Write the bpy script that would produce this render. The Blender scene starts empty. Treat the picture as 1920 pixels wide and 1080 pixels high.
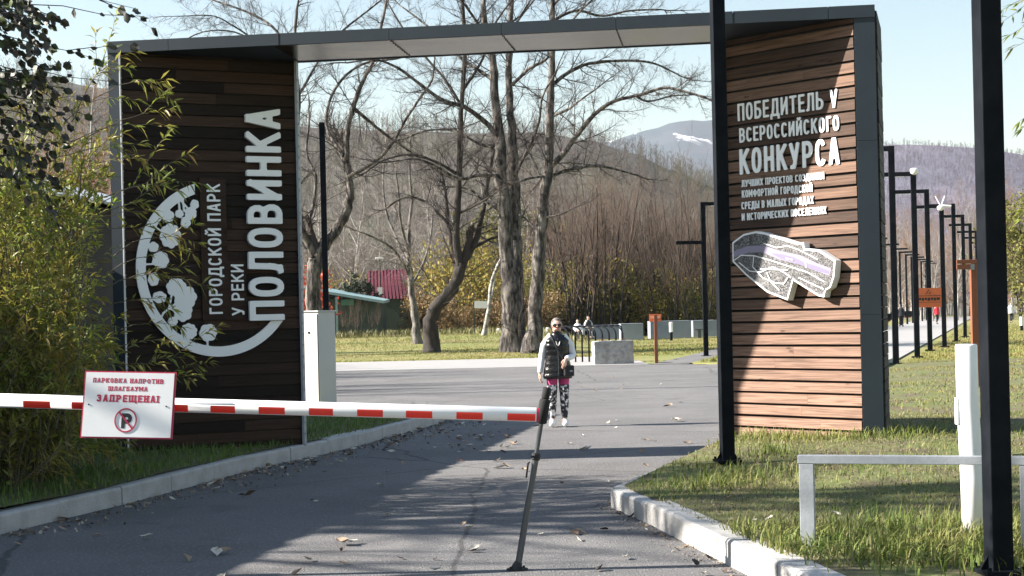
import bpy, bmesh, math, random
import numpy as np
from mathutils import Vector, Matrix
R = math.radians
scene = bpy.context.scene
col = scene.collection
random.seed(7)
RNG = np.random.default_rng(7)

# ------------------------------------------------------------------ camera, sky, sun, exposure
ROLL, FPX, HZY, CAMZ = R(1.3), 2900.0, 589.0, 1.65
SUN_EL, SUN_AZ = R(30.0), R(1.0)          # light travels towards +X, a touch away from the camera
cd = bpy.data.cameras.new('camera'); cam = bpy.data.objects.new('camera', cd); col.objects.link(cam)
cd.sensor_width = 36.0; cd.lens = 36.0 * FPX / 1920.0
cd.shift_y = (HZY - 540.0) / 1920.0
cd.clip_start = 0.1; cd.clip_end = 30000
cam.matrix_world = Matrix.Translation((0, 0, CAMZ)) @ Matrix.Rotation(R(90), 4, 'X') @ Matrix.Rotation(-ROLL, 4, 'Z')
scene.camera = cam

w = bpy.data.worlds.new("World"); scene.world = w; w.use_nodes = True
nt = w.node_tree; bg = nt.nodes['Background']
sky = nt.nodes.new('ShaderNodeTexSky'); sky.sky_type = 'NISHITA'; sky.sun_disc = False
sky.sun_elevation = SUN_EL; sky.sun_rotation = R(-91.0)
sky.air_density = 1.45; sky.dust_density = 0.6; sky.ozone_density = 1.6
nt.links.new(sky.outputs[0], bg.inputs[0]); bg.inputs[1].default_value = 0.05

sl = bpy.data.lights.new('sun', 'SUN'); sl.energy = 5.0; sl.angle = R(0.5); sl.color = (1.0, 0.93, 0.84)
so = bpy.data.objects.new('sun', sl); col.objects.link(so)
ldir = Vector((math.cos(SUN_EL) * math.cos(SUN_AZ), math.cos(SUN_EL) * math.sin(SUN_AZ), -math.sin(SUN_EL)))
so.rotation_euler = ldir.to_track_quat('-Z', 'Y').to_euler(); so.location = (-40, -10, 40)
scene.view_settings.view_transform = 'Standard'; scene.view_settings.look = 'None'
scene.view_settings.exposure = 1.9; scene.view_settings.gamma = 1.0
scene.cycles.max_bounces = 6; scene.cycles.transparent_max_bounces = 8
scene.cycles.use_denoising = True

# ------------------------------------------------------------------ pixel (1920x1080 photo) <-> place
_c, _s = math.cos(ROLL), math.sin(ROLL)
def uv(px, py):
    dx, dy = px - 960.0, py - HZY
    return dx * _c - dy * _s, dx * _s + dy * _c
def at(px, py, D):                      # point at depth D
    u, v = uv(px, py); return Vector((u / FPX * D, D, CAMZ - v / FPX * D))
def on(px, py, z=0.0):                  # point on level z
    u, v = uv(px, py); D = (CAMZ - z) * FPX / v
    return Vector((u / FPX * D, D, z))
def smooth(x, a, b):
    t = min(1.0, max(0.0, (x - a) / (b - a))); return t * t * (3 - 2 * t)

# ------------------------------------------------------------------ materials
def mat(name, base, rough=0.7, metal=0.0, var=None, vscale=4.0, vamt=0.5, bump=0.0, bscale=40.0, island=None, iamt=0.6,
        transl=0.0, stretch=None, spec=None, detail=6.0, coat=0.0, vlo=.40, vhi=.62):
    m = bpy.data.materials.new(name); m.use_nodes = True
    t = m.node_tree; n = t.nodes; L = t.links; p = n['Principled BSDF']
    p.inputs['Roughness'].default_value = rough; p.inputs['Metallic'].default_value = metal
    if spec is not None: p.inputs['Specular IOR Level'].default_value = spec
    if coat: p.inputs['Coat Weight'].default_value = coat
    tc = n.new('ShaderNodeTexCoord'); src = tc.outputs['Object']
    if stretch:
        mp = n.new('ShaderNodeMapping'); mp.inputs['Scale'].default_value = stretch; L.new(src, mp.inputs[0]); src = mp.outputs[0]
    def rgb(c):
        r = n.new('ShaderNodeRGB'); r.outputs[0].default_value = (*c, 1); return r.outputs[0]
    cur = rgb(base)
    if island:
        g = n.new('ShaderNodeNewGeometry'); ramp = n.new('ShaderNodeValToRGB')
        el = ramp.color_ramp.elements
        cols = [base] + list(island)
        while len(el) < len(cols): el.new(0.5)
        for i, c in enumerate(cols):
            el[i].position = i / (len(cols) - 1); el[i].color = (*c, 1)
        L.new(g.outputs['Random Per Island'], ramp.inputs[0]); cur = ramp.outputs[0]
    if var:
        nz = n.new('ShaderNodeTexNoise'); nz.inputs['Scale'].default_value = vscale; nz.inputs['Detail'].default_value = detail
        nz.inputs['Roughness'].default_value = 0.65
        L.new(src, nz.inputs['Vector'])
        rr = n.new('ShaderNodeMapRange'); rr.inputs['From Min'].default_value = vlo; rr.inputs['From Max'].default_value = vhi
        rr.inputs['To Max'].default_value = vamt
        L.new(nz.outputs['Fac'], rr.inputs['Value'])
        mx = n.new('ShaderNodeMix'); mx.data_type = 'RGBA'
        L.new(rr.outputs[0], mx.inputs[0]); L.new(cur, mx.inputs[6]); mx.inputs[7].default_value = (*var, 1); cur = mx.outputs[2]
    L.new(cur, p.inputs['Base Color'])
    if bump:
        bn = n.new('ShaderNodeTexNoise'); bn.inputs['Scale'].default_value = bscale; bn.inputs['Detail'].default_value = 5
        L.new(src, bn.inputs['Vector'])
        b = n.new('ShaderNodeBump'); b.inputs['Strength'].default_value = bump; b.inputs['Distance'].default_value = 0.02
        L.new(bn.outputs['Fac'], b.inputs['Height']); L.new(b.outputs[0], p.inputs['Normal'])
    if transl:
        tr = n.new('ShaderNodeBsdfTranslucent'); ms = n.new('ShaderNodeMixShader'); ms.inputs[0].default_value = transl
        L.new(cur, tr.inputs[0]); L.new(p.outputs[0], ms.inputs[1]); L.new(tr.outputs[0], ms.inputs[2])
        L.new(ms.outputs[0], n['Material Output'].inputs[0])
    m['cur'] = 0
    return m

M = {}
M['asphalt'] = mat('asphalt', (.150, .146, .146), .9, var=(.100, .097, .098), vscale=.5, vamt=.85, bump=.9, bscale=75, detail=12)
_t = M['asphalt'].node_tree; _p = _t.nodes['Principled BSDF']; _cur = _p.inputs['Base Color'].links[0].from_socket
_tc = _t.nodes.new('ShaderNodeTexCoord')
def _layer(cur, sock, lo, hi, colr, amt):
    r = _t.nodes.new('ShaderNodeMapRange'); r.inputs['From Min'].default_value = lo; r.inputs['From Max'].default_value = hi; r.inputs['To Max'].default_value = amt; _t.links.new(sock, r.inputs['Value'])
    m = _t.nodes.new('ShaderNodeMix'); m.data_type = 'RGBA'; _t.links.new(r.outputs[0], m.inputs[0]); _t.links.new(cur, m.inputs[6]); m.inputs[7].default_value = (*colr, 1); return m.outputs[2]
def _noise(sc, det, dist=0.0):
    z = _t.nodes.new('ShaderNodeTexNoise'); z.inputs['Scale'].default_value = sc; z.inputs['Detail'].default_value = det; z.inputs['Distortion'].default_value = dist; _t.links.new(_tc.outputs['Object'], z.inputs['Vector']); return z.outputs['Fac']
_cur = _layer(_cur, _noise(38, 3), .56, .66, (.27, .26, .25), .75)        # pale stone chips in the worn surface
_cur = _layer(_cur, _noise(55, 2), .60, .68, (.05, .05, .052), .7)        # bitumen showing between them
_cur = _layer(_cur, _noise(.9, 5, 1.2), .60, .72, (.085, .082, .082), .6)  # oil and damp stains
_v = _t.nodes.new('ShaderNodeTexVoronoi'); _v.feature = 'DISTANCE_TO_EDGE'; _v.inputs['Scale'].default_value = .23
_w = _t.nodes.new('ShaderNodeMix'); _w.data_type = 'RGBA'; _w.inputs[0].default_value = .22; _t.links.new(_tc.outputs['Object'], _w.inputs[6])
_nz = _t.nodes.new('ShaderNodeTexNoise'); _nz.inputs['Scale'].default_value = 1.1; _nz.inputs['Detail'].default_value = 6; _t.links.new(_tc.outputs['Object'], _nz.inputs['Vector']); _t.links.new(_nz.outputs['Color'], _w.inputs[7])
_t.links.new(_w.outputs[2], _v.inputs['Vector'])
_cur = _layer(_cur, _v.outputs['Distance'], .0045, .0015, (.045, .044, .044), .75)   # hairline cracks
_t.links.new(_cur, _p.inputs['Base Color'])
M['kerb'] = mat('kerb_concrete', (.43, .42, .405), .9, var=(.33, .32, .30), vscale=5, vamt=.8, bump=.4, bscale=60)
M['paver'] = mat('paver', (.30, .295, .29), .9, var=(.28, .27, .265), vscale=2, vamt=.8, bump=.3, bscale=30)
M['soil'] = mat('soil', (.10, .12, .028), .95, var=(.095, .07, .042), vscale=1.6, vamt=.9, bump=.8, bscale=14)
M['meadow'] = mat('meadow', (.15, .165, .035), .95, var=(.23, .19, .075), vscale=.25, vamt=.9, bump=.8, bscale=6)
M['slate'] = mat('slate_metal', (.016, .027, .038), .55, .1, var=(.011, .019, .028), vscale=2, vamt=.6)
M['blackmetal'] = mat('black_painted_metal', (.005, .0065, .009), .6, .0, var=(.013, .015, .018), vscale=3, vamt=.7, spec=.06)
M['soffit'] = mat('soffit_metal', (.25, .24, .23), .2, 1.0, var=(.18, .175, .17), vscale=1.2, vamt=.6, bump=.35, bscale=1.3)
M['white'] = mat('white_paint', (.80, .80, .80), .45, var=(.70, .70, .69), vscale=6, vamt=.4)
M['letter'] = mat('white_lettering', (.92, .925, .93), .5)
M['red'] = mat('red_reflective', (.80, .035, .02), .4)
M['signred'] = mat('sign_red', (.42, .02, .06), .5)
M['black'] = mat('black', (.012, .012, .013), .6)
M['foam'] = mat('black_foam', (.012, .012, .012), .85, bump=.3, bscale=200)
M['propmetal'] = mat('dark_grey_metal', (.085, .092, .10), .38, .5)
M['cabinet'] = mat('cabinet_paint', (.50, .50, .47), .5, var=(.45, .45, .42), vscale=2, vamt=.5)
M['greysteel'] = mat('grey_painted_steel', (.31, .33, .355), .5, var=(.23, .245, .265), vscale=7, vamt=.7, bump=.1, bscale=60)
M['orange'] = mat('orange_wood', (.55, .13, .04), .6, var=(.45, .10, .03), vscale=8, vamt=.5)
M['brownwood'] = mat('brown_wood', (.22, .07, .03), .6, var=(.15, .05, .022), vscale=6, vamt=.7, stretch=(6, 6, .8))
M['concrete'] = mat('rough_concrete', (.36, .35, .335), .95, var=(.22, .212, .20), vscale=6, vamt=.9, bump=1.0, bscale=22)
M['bluegrey'] = mat('blue_grey_concrete', (.24, .27, .31), .85, var=(.20, .225, .26), vscale=1.5, vamt=.7)
M['bark'] = mat('bark', (.016, .013, .012), .95, var=(.19, .17, .15), vscale=6, vamt=.95, bump=2.2, bscale=9, stretch=(1, 1, .25), vlo=.44, vhi=.62, detail=9)
M['darkbark'] = mat('dark_bark', (.026, .021, .018), .95, var=(.06, .05, .042), vscale=6, vamt=.7, bump=1.0, bscale=16, stretch=(1, 1, .35))
M['birchbark'] = mat('birch_bark', (.40, .38, .35), .85, var=(.06, .052, .046), vscale=3.5, vamt=.95, stretch=(.6, .6, 1.6), detail=4)
M['twig'] = mat('twig', (.045, .035, .031), .95)
M['warmtwig'] = mat('warm_twig', (.20, .115, .068), .95)
M['greybark'] = mat('grey_bark', (.045, .04, .036), .95, var=(.24, .225, .205), vscale=5, vamt=.8, bump=1.2, bscale=12, stretch=(1, 1, .4))
M['palebark'] = mat('pale_bark', (.34, .32, .30), .9, var=(.16, .145, .13), vscale=2.5, vamt=.7)
M['paletwig'] = mat('pale_twig', (.20, .175, .165), .95)
M['browntwig'] = mat('brown_twig', (.115, .080, .060), .95)
M['purpletwig'] = mat('purple_twig', (.110, .094, .088), .95, var=(.115, .110, .062), vscale=.022, vamt=.85)
M['willowleaf'] = mat('willow_leaf', (.19, .29, .035), .45, island=[(.12, .20, .025), (.26, .33, .05), (.36, .35, .07), (.20, .29, .045), (.20, .12, .05), (.14, .24, .035)],
                      var=(.36, .25, .055), vscale=1.6, vamt=.7, transl=.42)
M['alderleaf'] = mat('backlit_alder_leaf', (.016, .020, .012), .5, island=[(.024, .022, .016), (.05, .042, .03), (.03, .04, .012), (.05, .075, .012)], transl=.18)  # old brown leaves, their backlit darkness put into the colour
M['goldleaf'] = mat('golden_leaf', (.30, .23, .04), .7, island=[(.22, .21, .04), (.36, .24, .05), (.17, .18, .04)], transl=.35)
M['greenleaf'] = mat('olive_leaf', (.13, .14, .035), .7, island=[(.20, .19, .04), (.10, .12, .03), (.26, .22, .05)], transl=.35)
M['rustleaf'] = mat('rust_leaf', (.20, .12, .05), .8, island=[(.12, .09, .04), (.27, .19, .07), (.20, .10, .05), (.10, .10, .03)], transl=.25)
M['redleaf'] = mat('red_leaf', (.55, .06, .04), .7, island=[(.40, .09, .04), (.62, .12, .06)], transl=.3)
M['pine'] = mat('pine_needle', (.030, .045, .020), .8, island=[(.045, .06, .028), (.022, .034, .016), (.07, .065, .035)])
M['grass'] = mat('grass_blade', (.095, .165, .020), .7, island=[(.06, .115, .015), (.14, .20, .03), (.20, .22, .05), (.08, .14, .02), (.25, .21, .10), (.10, .16, .025)],
                 var=(.24, .22, .06), vscale=.7, vamt=.65, transl=.25)
M['darkgrass'] = mat('green_grass_blade', (.10, .18, .03), .7, island=[(.14, .23, .04), (.08, .14, .025), (.20, .23, .06)], transl=.3)
M['drygrass'] = mat('dry_grass_blade', (.17, .21, .04), .8, island=[(.12, .17, .03), (.22, .23, .055), (.26, .21, .08), (.14, .19, .035)],
                    var=(.27, .20, .08), vscale=.22, vamt=.7, transl=.25)
M['litter'] = mat('dry_leaf', (.30, .23, .17), .8, island=[(.42, .36, .29), (.20, .14, .09), (.55, .50, .43), (.13, .09, .06)], transl=.1)
M['hillside'] = mat('hillside', (.115, .100, .082), 1.0, var=(.085, .085, .055), vscale=.02, vamt=.9, bump=1.0, bscale=.15)
M['plateau'] = mat('plateau_hillside', (.125, .112, .145), 1.0, var=(.085, .082, .115), vscale=.010, vamt=.9, detail=9)
M['corrugated'] = mat('corrugated_roof', (.42, .45, .48), .5, .3, var=(.36, .39, .42), vscale=1, vamt=.5)
M['ribwall'] = mat('ribbed_wall', (.045, .037, .031), .85, var=(.03, .026, .022), vscale=2, vamt=.6)
M['maroon'] = mat('maroon_sheet', (.095, .009, .022), .8, var=(.07, .008, .018), vscale=.8, vamt=.6)
M['teal'] = mat('teal_paint', (.07, .21, .19), .6)
M['paleteal'] = mat('pale_teal_roof', (.22, .33, .33), .6, var=(.16, .25, .25), vscale=1.5, vamt=.7)
M['darkgreen'] = mat('dark_green_boards', (.035, .055, .045), .85, var=(.05, .07, .055), vscale=3, vamt=.6)
M['skin'] = mat('skin', (.60, .38, .30), .55)
M['hair'] = mat('hair', (.20, .16, .135), .6, var=(.11, .085, .07), vscale=30, vamt=.7)
M['vest'] = mat('black_shiny_quilt', (.010, .010, .011), .25, bump=.6, bscale=14)
M['sleeve'] = mat('white_knit', (.76, .76, .78), .85, bump=.25, bscale=50)
M['pink'] = mat('pink_leggings', (.55, .06, .20), .75, var=(.40, .04, .15), vscale=18, vamt=.6)
M['bwpattern'] = mat('floral_pattern', (.02, .02, .024), .75, var=(.72, .70, .72), vscale=17, vamt=1.0, detail=2, vlo=.52, vhi=.60)
M['strap'] = mat('strap', (.02, .02, .022), .6)

# wood: planks coloured one by one, grain along the board, stain bleached towards the ground
def wood(name, dark, mid, pale, fade=True):
    m = bpy.data.materials.new(name); m.use_nodes = True
    t = m.node_tree; n = t.nodes; L = t.links; p = n['Principled BSDF']; p.inputs['Roughness'].default_value = .72
    p.inputs['Specular IOR Level'].default_value = .25
    tc = n.new('ShaderNodeTexCoord'); g = n.new('ShaderNodeNewGeometry')
    ramp = n.new('ShaderNodeValToRGB'); el = ramp.color_ramp.elements
    el[0].color = (*dark, 1); el[1].color = (*mid, 1); el[1].position = .8
    e = el.new(.45); e.color = (*[(a * .6 + b * .4) for a, b in zip(dark, mid)], 1)
    L.new(g.outputs['Random Per Island'], ramp.inputs[0])
    cur = ramp.outputs[0]
    sep = n.new('ShaderNodeSeparateXYZ'); L.new(tc.outputs['Object'], sep.inputs[0])
    # per board offset so that grain never lines up
    mul = n.new('ShaderNodeMath'); mul.operation = 'MULTIPLY'; mul.inputs[1].default_value = 37.0
    L.new(g.outputs['Random Per Island'], mul.inputs[0])
    mp = n.new('ShaderNodeMapping'); mp.inputs['Scale'].default_value = (1.3, 8, 34)
    cx = n.new('ShaderNodeCombineXYZ'); L.new(mul.outputs[0], cx.inputs[0])
    L.new(cx.outputs[0], mp.inputs['Location']); L.new(tc.outputs['Object'], mp.inputs[0])
    nz = n.new('ShaderNodeTexNoise'); nz.inputs['Scale'].default_value = 1.5; nz.inputs['Detail'].default_value = 6; nz.inputs['Distortion'].default_value = .9
    L.new(mp.outputs[0], nz.inputs['Vector'])
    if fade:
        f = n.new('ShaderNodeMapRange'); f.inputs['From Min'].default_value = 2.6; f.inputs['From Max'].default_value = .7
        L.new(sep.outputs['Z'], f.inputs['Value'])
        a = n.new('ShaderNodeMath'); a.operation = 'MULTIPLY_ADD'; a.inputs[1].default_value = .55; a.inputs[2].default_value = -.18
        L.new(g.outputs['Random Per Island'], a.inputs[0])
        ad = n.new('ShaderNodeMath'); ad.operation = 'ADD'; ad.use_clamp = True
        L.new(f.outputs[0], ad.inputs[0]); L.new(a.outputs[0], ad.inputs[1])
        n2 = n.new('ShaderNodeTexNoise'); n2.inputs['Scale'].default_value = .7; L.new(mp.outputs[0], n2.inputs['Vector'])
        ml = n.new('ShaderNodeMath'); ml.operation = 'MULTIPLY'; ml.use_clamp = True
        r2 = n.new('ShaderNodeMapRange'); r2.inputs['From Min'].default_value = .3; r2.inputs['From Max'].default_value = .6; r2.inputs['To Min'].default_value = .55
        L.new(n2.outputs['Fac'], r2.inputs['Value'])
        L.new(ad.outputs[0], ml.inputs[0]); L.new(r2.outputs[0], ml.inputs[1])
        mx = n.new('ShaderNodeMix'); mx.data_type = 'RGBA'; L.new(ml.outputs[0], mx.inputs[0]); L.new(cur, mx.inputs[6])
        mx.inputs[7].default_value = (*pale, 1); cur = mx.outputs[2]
    rr = n.new('ShaderNodeMapRange'); rr.inputs['From Min'].default_value = .30; rr.inputs['From Max'].default_value = .62
    rr.inputs['To Min'].default_value = .50; rr.inputs['To Max'].default_value = 1.12; L.new(nz.outputs['Fac'], rr.inputs['Value'])
    vm = n.new('ShaderNodeMix'); vm.data_type = 'RGBA'; vm.blend_type = 'MULTIPLY'; vm.inputs[0].default_value = 1
    L.new(cur, vm.inputs[6]); L.new(rr.outputs[0], vm.inputs[7]); L.new(vm.outputs[2], p.inputs['Base Color'])
    vo = n.new('ShaderNodeTexVoronoi'); vo.inputs['Scale'].default_value = 1.0
    m3 = n.new('ShaderNodeMapping'); m3.inputs['Scale'].default_value = (2.6, .01, 7.6); L.new(cx.outputs[0], m3.inputs['Location']); L.new(tc.outputs['Object'], m3.inputs[0])
    L.new(m3.outputs[0], vo.inputs['Vector'])
    kr = n.new('ShaderNodeMapRange'); kr.inputs['From Min'].default_value = .05; kr.inputs['From Max'].default_value = .13; kr.inputs['To Min'].default_value = .42; kr.inputs['To Max'].default_value = 1; L.new(vo.outputs['Distance'], kr.inputs['Value'])
    km = n.new('ShaderNodeMix'); km.data_type = 'RGBA'; km.blend_type = 'MULTIPLY'; km.inputs[0].default_value = 1
    L.new(vm.outputs[2], km.inputs[6]); L.new(kr.outputs[0], km.inputs[7]); L.new(km.outputs[2], p.inputs['Base Color'])
    b = n.new('ShaderNodeBump'); b.inputs['Strength'].default_value = .35; b.inputs['Distance'].default_value = .01
    L.new(nz.outputs['Fac'], b.inputs['Height']); L.new(b.outputs[0], p.inputs['Normal'])
    return m
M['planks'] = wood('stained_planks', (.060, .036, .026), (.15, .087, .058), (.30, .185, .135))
M['shadedplanks'] = wood('dark_shaded_planks', (.008, .005, .004), (.055, .030, .020), (.2, .1, .06), fade=False)  # shade of the left panel put into the colour; dark brown letter boards too
M['shadegreyplanks'] = wood('shade_grey_planks', (.022, .020, .019), (.045, .04, .037), (.2, .1, .06), fade=False)  # unlit look of the outer side put into this dark grey

# ------------------------------------------------------------------ mesh helpers
def np_mesh(name, V, quads=None, tris=None, mi=None):
    me = bpy.data.meshes.new(name)
    V = np.asarray(V, dtype=np.float32)
    q = np.zeros((0, 4), int) if quads is None or len(quads) == 0 else np.asarray(quads, int)
    t = np.zeros((0, 3), int) if tris is None or len(tris) == 0 else np.asarray(tris, int)
    me.vertices.add(len(V)); me.vertices.foreach_set('co', V.ravel())
    nl = q.size + t.size
    me.loops.add(nl); me.loops.foreach_set('vertex_index', np.concatenate([q.ravel(), t.ravel()]).astype(np.int32))
    npoly = len(q) + len(t); me.polygons.add(npoly)
    st = np.concatenate([np.arange(len(q)) * 4, q.size + np.arange(len(t)) * 3]).astype(np.int32)
    me.polygons.foreach_set('loop_start', st)
    if mi is not None: me.polygons.foreach_set('material_index', np.asarray(mi, np.int32))
    me.update(calc_edges=True); me.validate()
    return me
def link(name, me, m=None, parent=None, loc=None, rot=None, smooth_=False):
    o = bpy.data.objects.new(name, me); col.objects.link(o)
    if m is not None and me is not None:
        for k in (m if isinstance(m, (list, tuple)) else [m]): me.materials.append(k)
    if parent is not None: o.parent = parent
    if loc is not None: o.location = loc
    if rot is not None: o.rotation_euler = rot
    if smooth_: me.polygons.foreach_set('use_smooth', [True] * len(me.polygons))
    return o
class MB:
    def __init__(s): s.v = []; s.f = []
    def add(s, vs, fs):
        b = len(s.v); s.v += [tuple(v) for v in vs]; s.f += [tuple(i + b for i in f) for f in fs]; return s
    def box(s, x0, x1, y0, y1, z0, z1, mtx=None):
        vs = [Vector((x, y, z)) for z in (z0, z1) for y in (y0, y1) for x in (x0, x1)]
        if mtx is not None: vs = [mtx @ v for v in vs]
        return s.add(vs, [(0, 2, 3, 1), (4, 5, 7, 6), (0, 1, 5, 4), (2, 6, 7, 3), (0, 4, 6, 2), (1, 3, 7, 5)])
    def tube(s, pts, rs, n=8, cap=True):
        pts = [Vector(p) for p in pts]; k = len(pts)
        if not isinstance(rs, (list, tuple)): rs = [rs] * k
        d = (pts[1] - pts[0]).normalized(); a = d.orthogonal().normalized(); vs = []
        for i in range(k):
            dd = (pts[min(i + 1, k - 1)] - pts[max(i - 1, 0)]).normalized()
            a = (a - dd * a.dot(dd)).normalized(); b = dd.cross(a)
            for j in range(n):
                t = 2 * math.pi * j / n; vs.append(pts[i] + (a * math.cos(t) + b * math.sin(t)) * rs[i])
        fs = [(i * n + j, i * n + (j + 1) % n, (i + 1) * n + (j + 1) % n, (i + 1) * n + j) for i in range(k - 1) for j in range(n)]
        if cap: fs += [tuple(range(n))[::-1], tuple((k - 1) * n + j for j in range(n))]
        return s.add(vs, fs)
    def prism(s, poly, fa, fb):            # poly: 2-D outline; fa / fb map (x, y) to the two faces
        n = len(poly); vs = [fa(*p) for p in poly] + [fb(*p) for p in poly]
        return s.add(vs, [tuple(range(n))[::-1], tuple(range(n, 2 * n))] + [(i, (i + 1) % n, n + (i + 1) % n, n + i) for i in range(n)])
    def mesh(s, name, fix=True):
        me = bpy.data.meshes.new(name); me.from_pydata([tuple(v) for v in s.v], [], s.f)
        if fix:
            bm = bmesh.new(); bm.from_mesh(me); bmesh.ops.recalc_face_normals(bm, faces=bm.faces); bm.to_mesh(me); bm.free()
        me.update(); return me
    def build(s, name, m, parent=None, loc=None, rot=None, smooth_=False, bevel=0):
        o = link(name, s.mesh(name), m, parent, loc, rot, smooth_)
        if bevel:
            b = o.modifiers.new('bevel', 'BEVEL'); b.width = bevel; b.segments = 2; b.limit_method = 'ANGLE'
        return o
def tag(o, label=None, cat=None, group=None, kind=None):
    if label: o['label'] = label
    if cat: o['category'] = cat
    if group: o['group'] = group
    if kind: o['kind'] = kind
    return o
def thing(name, label, cat, loc=(0, 0, 0), rz=0.0, group=None, parent=None):
    o = bpy.data.objects.new(name, None); col.objects.link(o); o.location = loc; o.rotation_euler = (0, 0, rz)
    o.empty_display_size = .2
    return tag(o, label, cat, group)
def copy_tree(o, parent=None):
    c = o.copy(); col.objects.link(c)
    if parent is not None: c.parent = parent
    for ch in list(o.children): copy_tree(ch, c)
    return c

def text_mesh(s, x0, x1, cap, depth, offset=.0):
    """mesh of s lying in XY, from x0 to x1, capital height cap, standing depth proud of z=0"""
    out = []
    for body in (s, '\u041f'):
        cu = bpy.data.curves.new('lettering', 'FONT'); cu.body = body; cu.offset = offset; cu.resolution_u = 3
        if body == s: cu.extrude = .05
        ob = bpy.data.objects.new('lettering', cu); col.objects.link(ob)
        bpy.context.view_layer.update()
        me = bpy.data.meshes.new_from_object(ob.evaluated_get(bpy.context.evaluated_depsgraph_get()))
        bpy.data.objects.remove(ob); out.append(me)
    me, ref = out
    ys = [v.co.y for v in ref.vertices]; y0, y1 = min(ys), max(ys)
    xs = [v.co.x for v in me.vertices]; a, b = min(xs), max(xs)
    for v in me.vertices:
        v.co = (x0 + (v.co.x - a) / (b - a) * (x1 - x0), (v.co.y - y0) / (y1 - y0) * cap, (v.co.z + .05) / .1 * depth)
    bpy.data.meshes.remove(ref)
    return me

# ------------------------------------------------------------------ lettering and emblems: outlines cut from distance fields
def field_mesh(name, fn, x0, x1, y0, y1, step, depth):
    """solid plate (z = 0 .. depth) where fn(x, y) < 0"""
    nx = max(4, int((x1 - x0) / step) + 1); ny = max(4, int((y1 - y0) / step) + 1)
    xs = np.linspace(x0, x1, nx); ys = np.linspace(y0, y1, ny)
    F = fn(*np.meshgrid(xs, ys)); F[(F == 0)] = 1e-9
    F[0, :] = np.maximum(F[0, :], 1e-6); F[-1, :] = np.maximum(F[-1, :], 1e-6)
    F[:, 0] = np.maximum(F[:, 0], 1e-6); F[:, -1] = np.maximum(F[:, -1], 1e-6)
    V = []; idx = {}; faces = []; edges = {}
    def vert(key, x, y):
        if key not in idx: idx[key] = len(V); V.append((x, y))
        return idx[key]
    ins = F < 0
    cnt = ins[:-1, :-1].astype(int) + ins[1:, :-1] + ins[:-1, 1:] + ins[1:, 1:]
    for j, i in zip(*np.nonzero(cnt)):
        cs = [(j, i), (j, i + 1), (j + 1, i + 1), (j + 1, i)]; poly = []
        for k in range(4):
            a, b = cs[k], cs[(k + 1) % 4]
            if ins[a]: poly.append(vert(a, xs[a[1]], ys[a[0]]))
            if ins[a] != ins[b]:
                key = (min(a, b), max(a, b)); p, q = key; t = F[p] / (F[p] - F[q])
                poly.append(vert(key, xs[p[1]] + (xs[q[1]] - xs[p[1]]) * t, ys[p[0]] + (ys[q[0]] - ys[p[0]]) * t))
        faces.append(poly)
    n = len(V)
    for f in faces:
        for k in range(len(f)):
            e = (f[k], f[(k + 1) % len(f)])
            if (e[1], e[0]) in edges: del edges[(e[1], e[0])]
            else: edges[e] = 1
    vs = [(x, y, depth) for x, y in V] + [(x, y, 0) for x, y in V]
    fs = [tuple(f) for f in faces] + [(b, a, n + a, n + b) for a, b in edges]
    me = bpy.data.meshes.new(name); me.from_pydata(vs, [], fs); me.update(); return me

def d_box(x, y, ax, ay, bx, by, t, ext):
    dx, dy = bx - ax, by - ay; L = math.hypot(dx, dy) or 1e-9; dx /= L; dy /= L
    u = (x - ax) * dx + (y - ay) * dy; v = np.abs(-(x - ax) * dy + (y - ay) * dx)
    return np.maximum(np.abs(u - L / 2) - L / 2 - ext, v - t)
def ell(cx, cy, rx, ry, a0=0, a1=360, n=22, e=2.5):
    out = []
    for i in range(n + 1):
        a = R(a0 + (a1 - a0) * i / n); c, s = math.cos(a), math.sin(a)
        out.append((cx + rx * math.copysign(abs(c) ** (2 / e), c), cy + ry * math.copysign(abs(s) ** (2 / e), s)))
    return out
def bowl(y0, y1, xm, x0=0.0):          # D-shaped bowl from the stem
    c = (y0 + y1) / 2; h = (y1 - y0) / 2
    return [(x0, y1), (xm * .5, y1)] + [(xm * .5 + xm * .5 * math.cos(R(a)), c + h * math.sin(R(a))) for a in (65, 40, 15, -15, -40, -65)] + [(xm * .5, y0), (x0, y0)]
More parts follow.
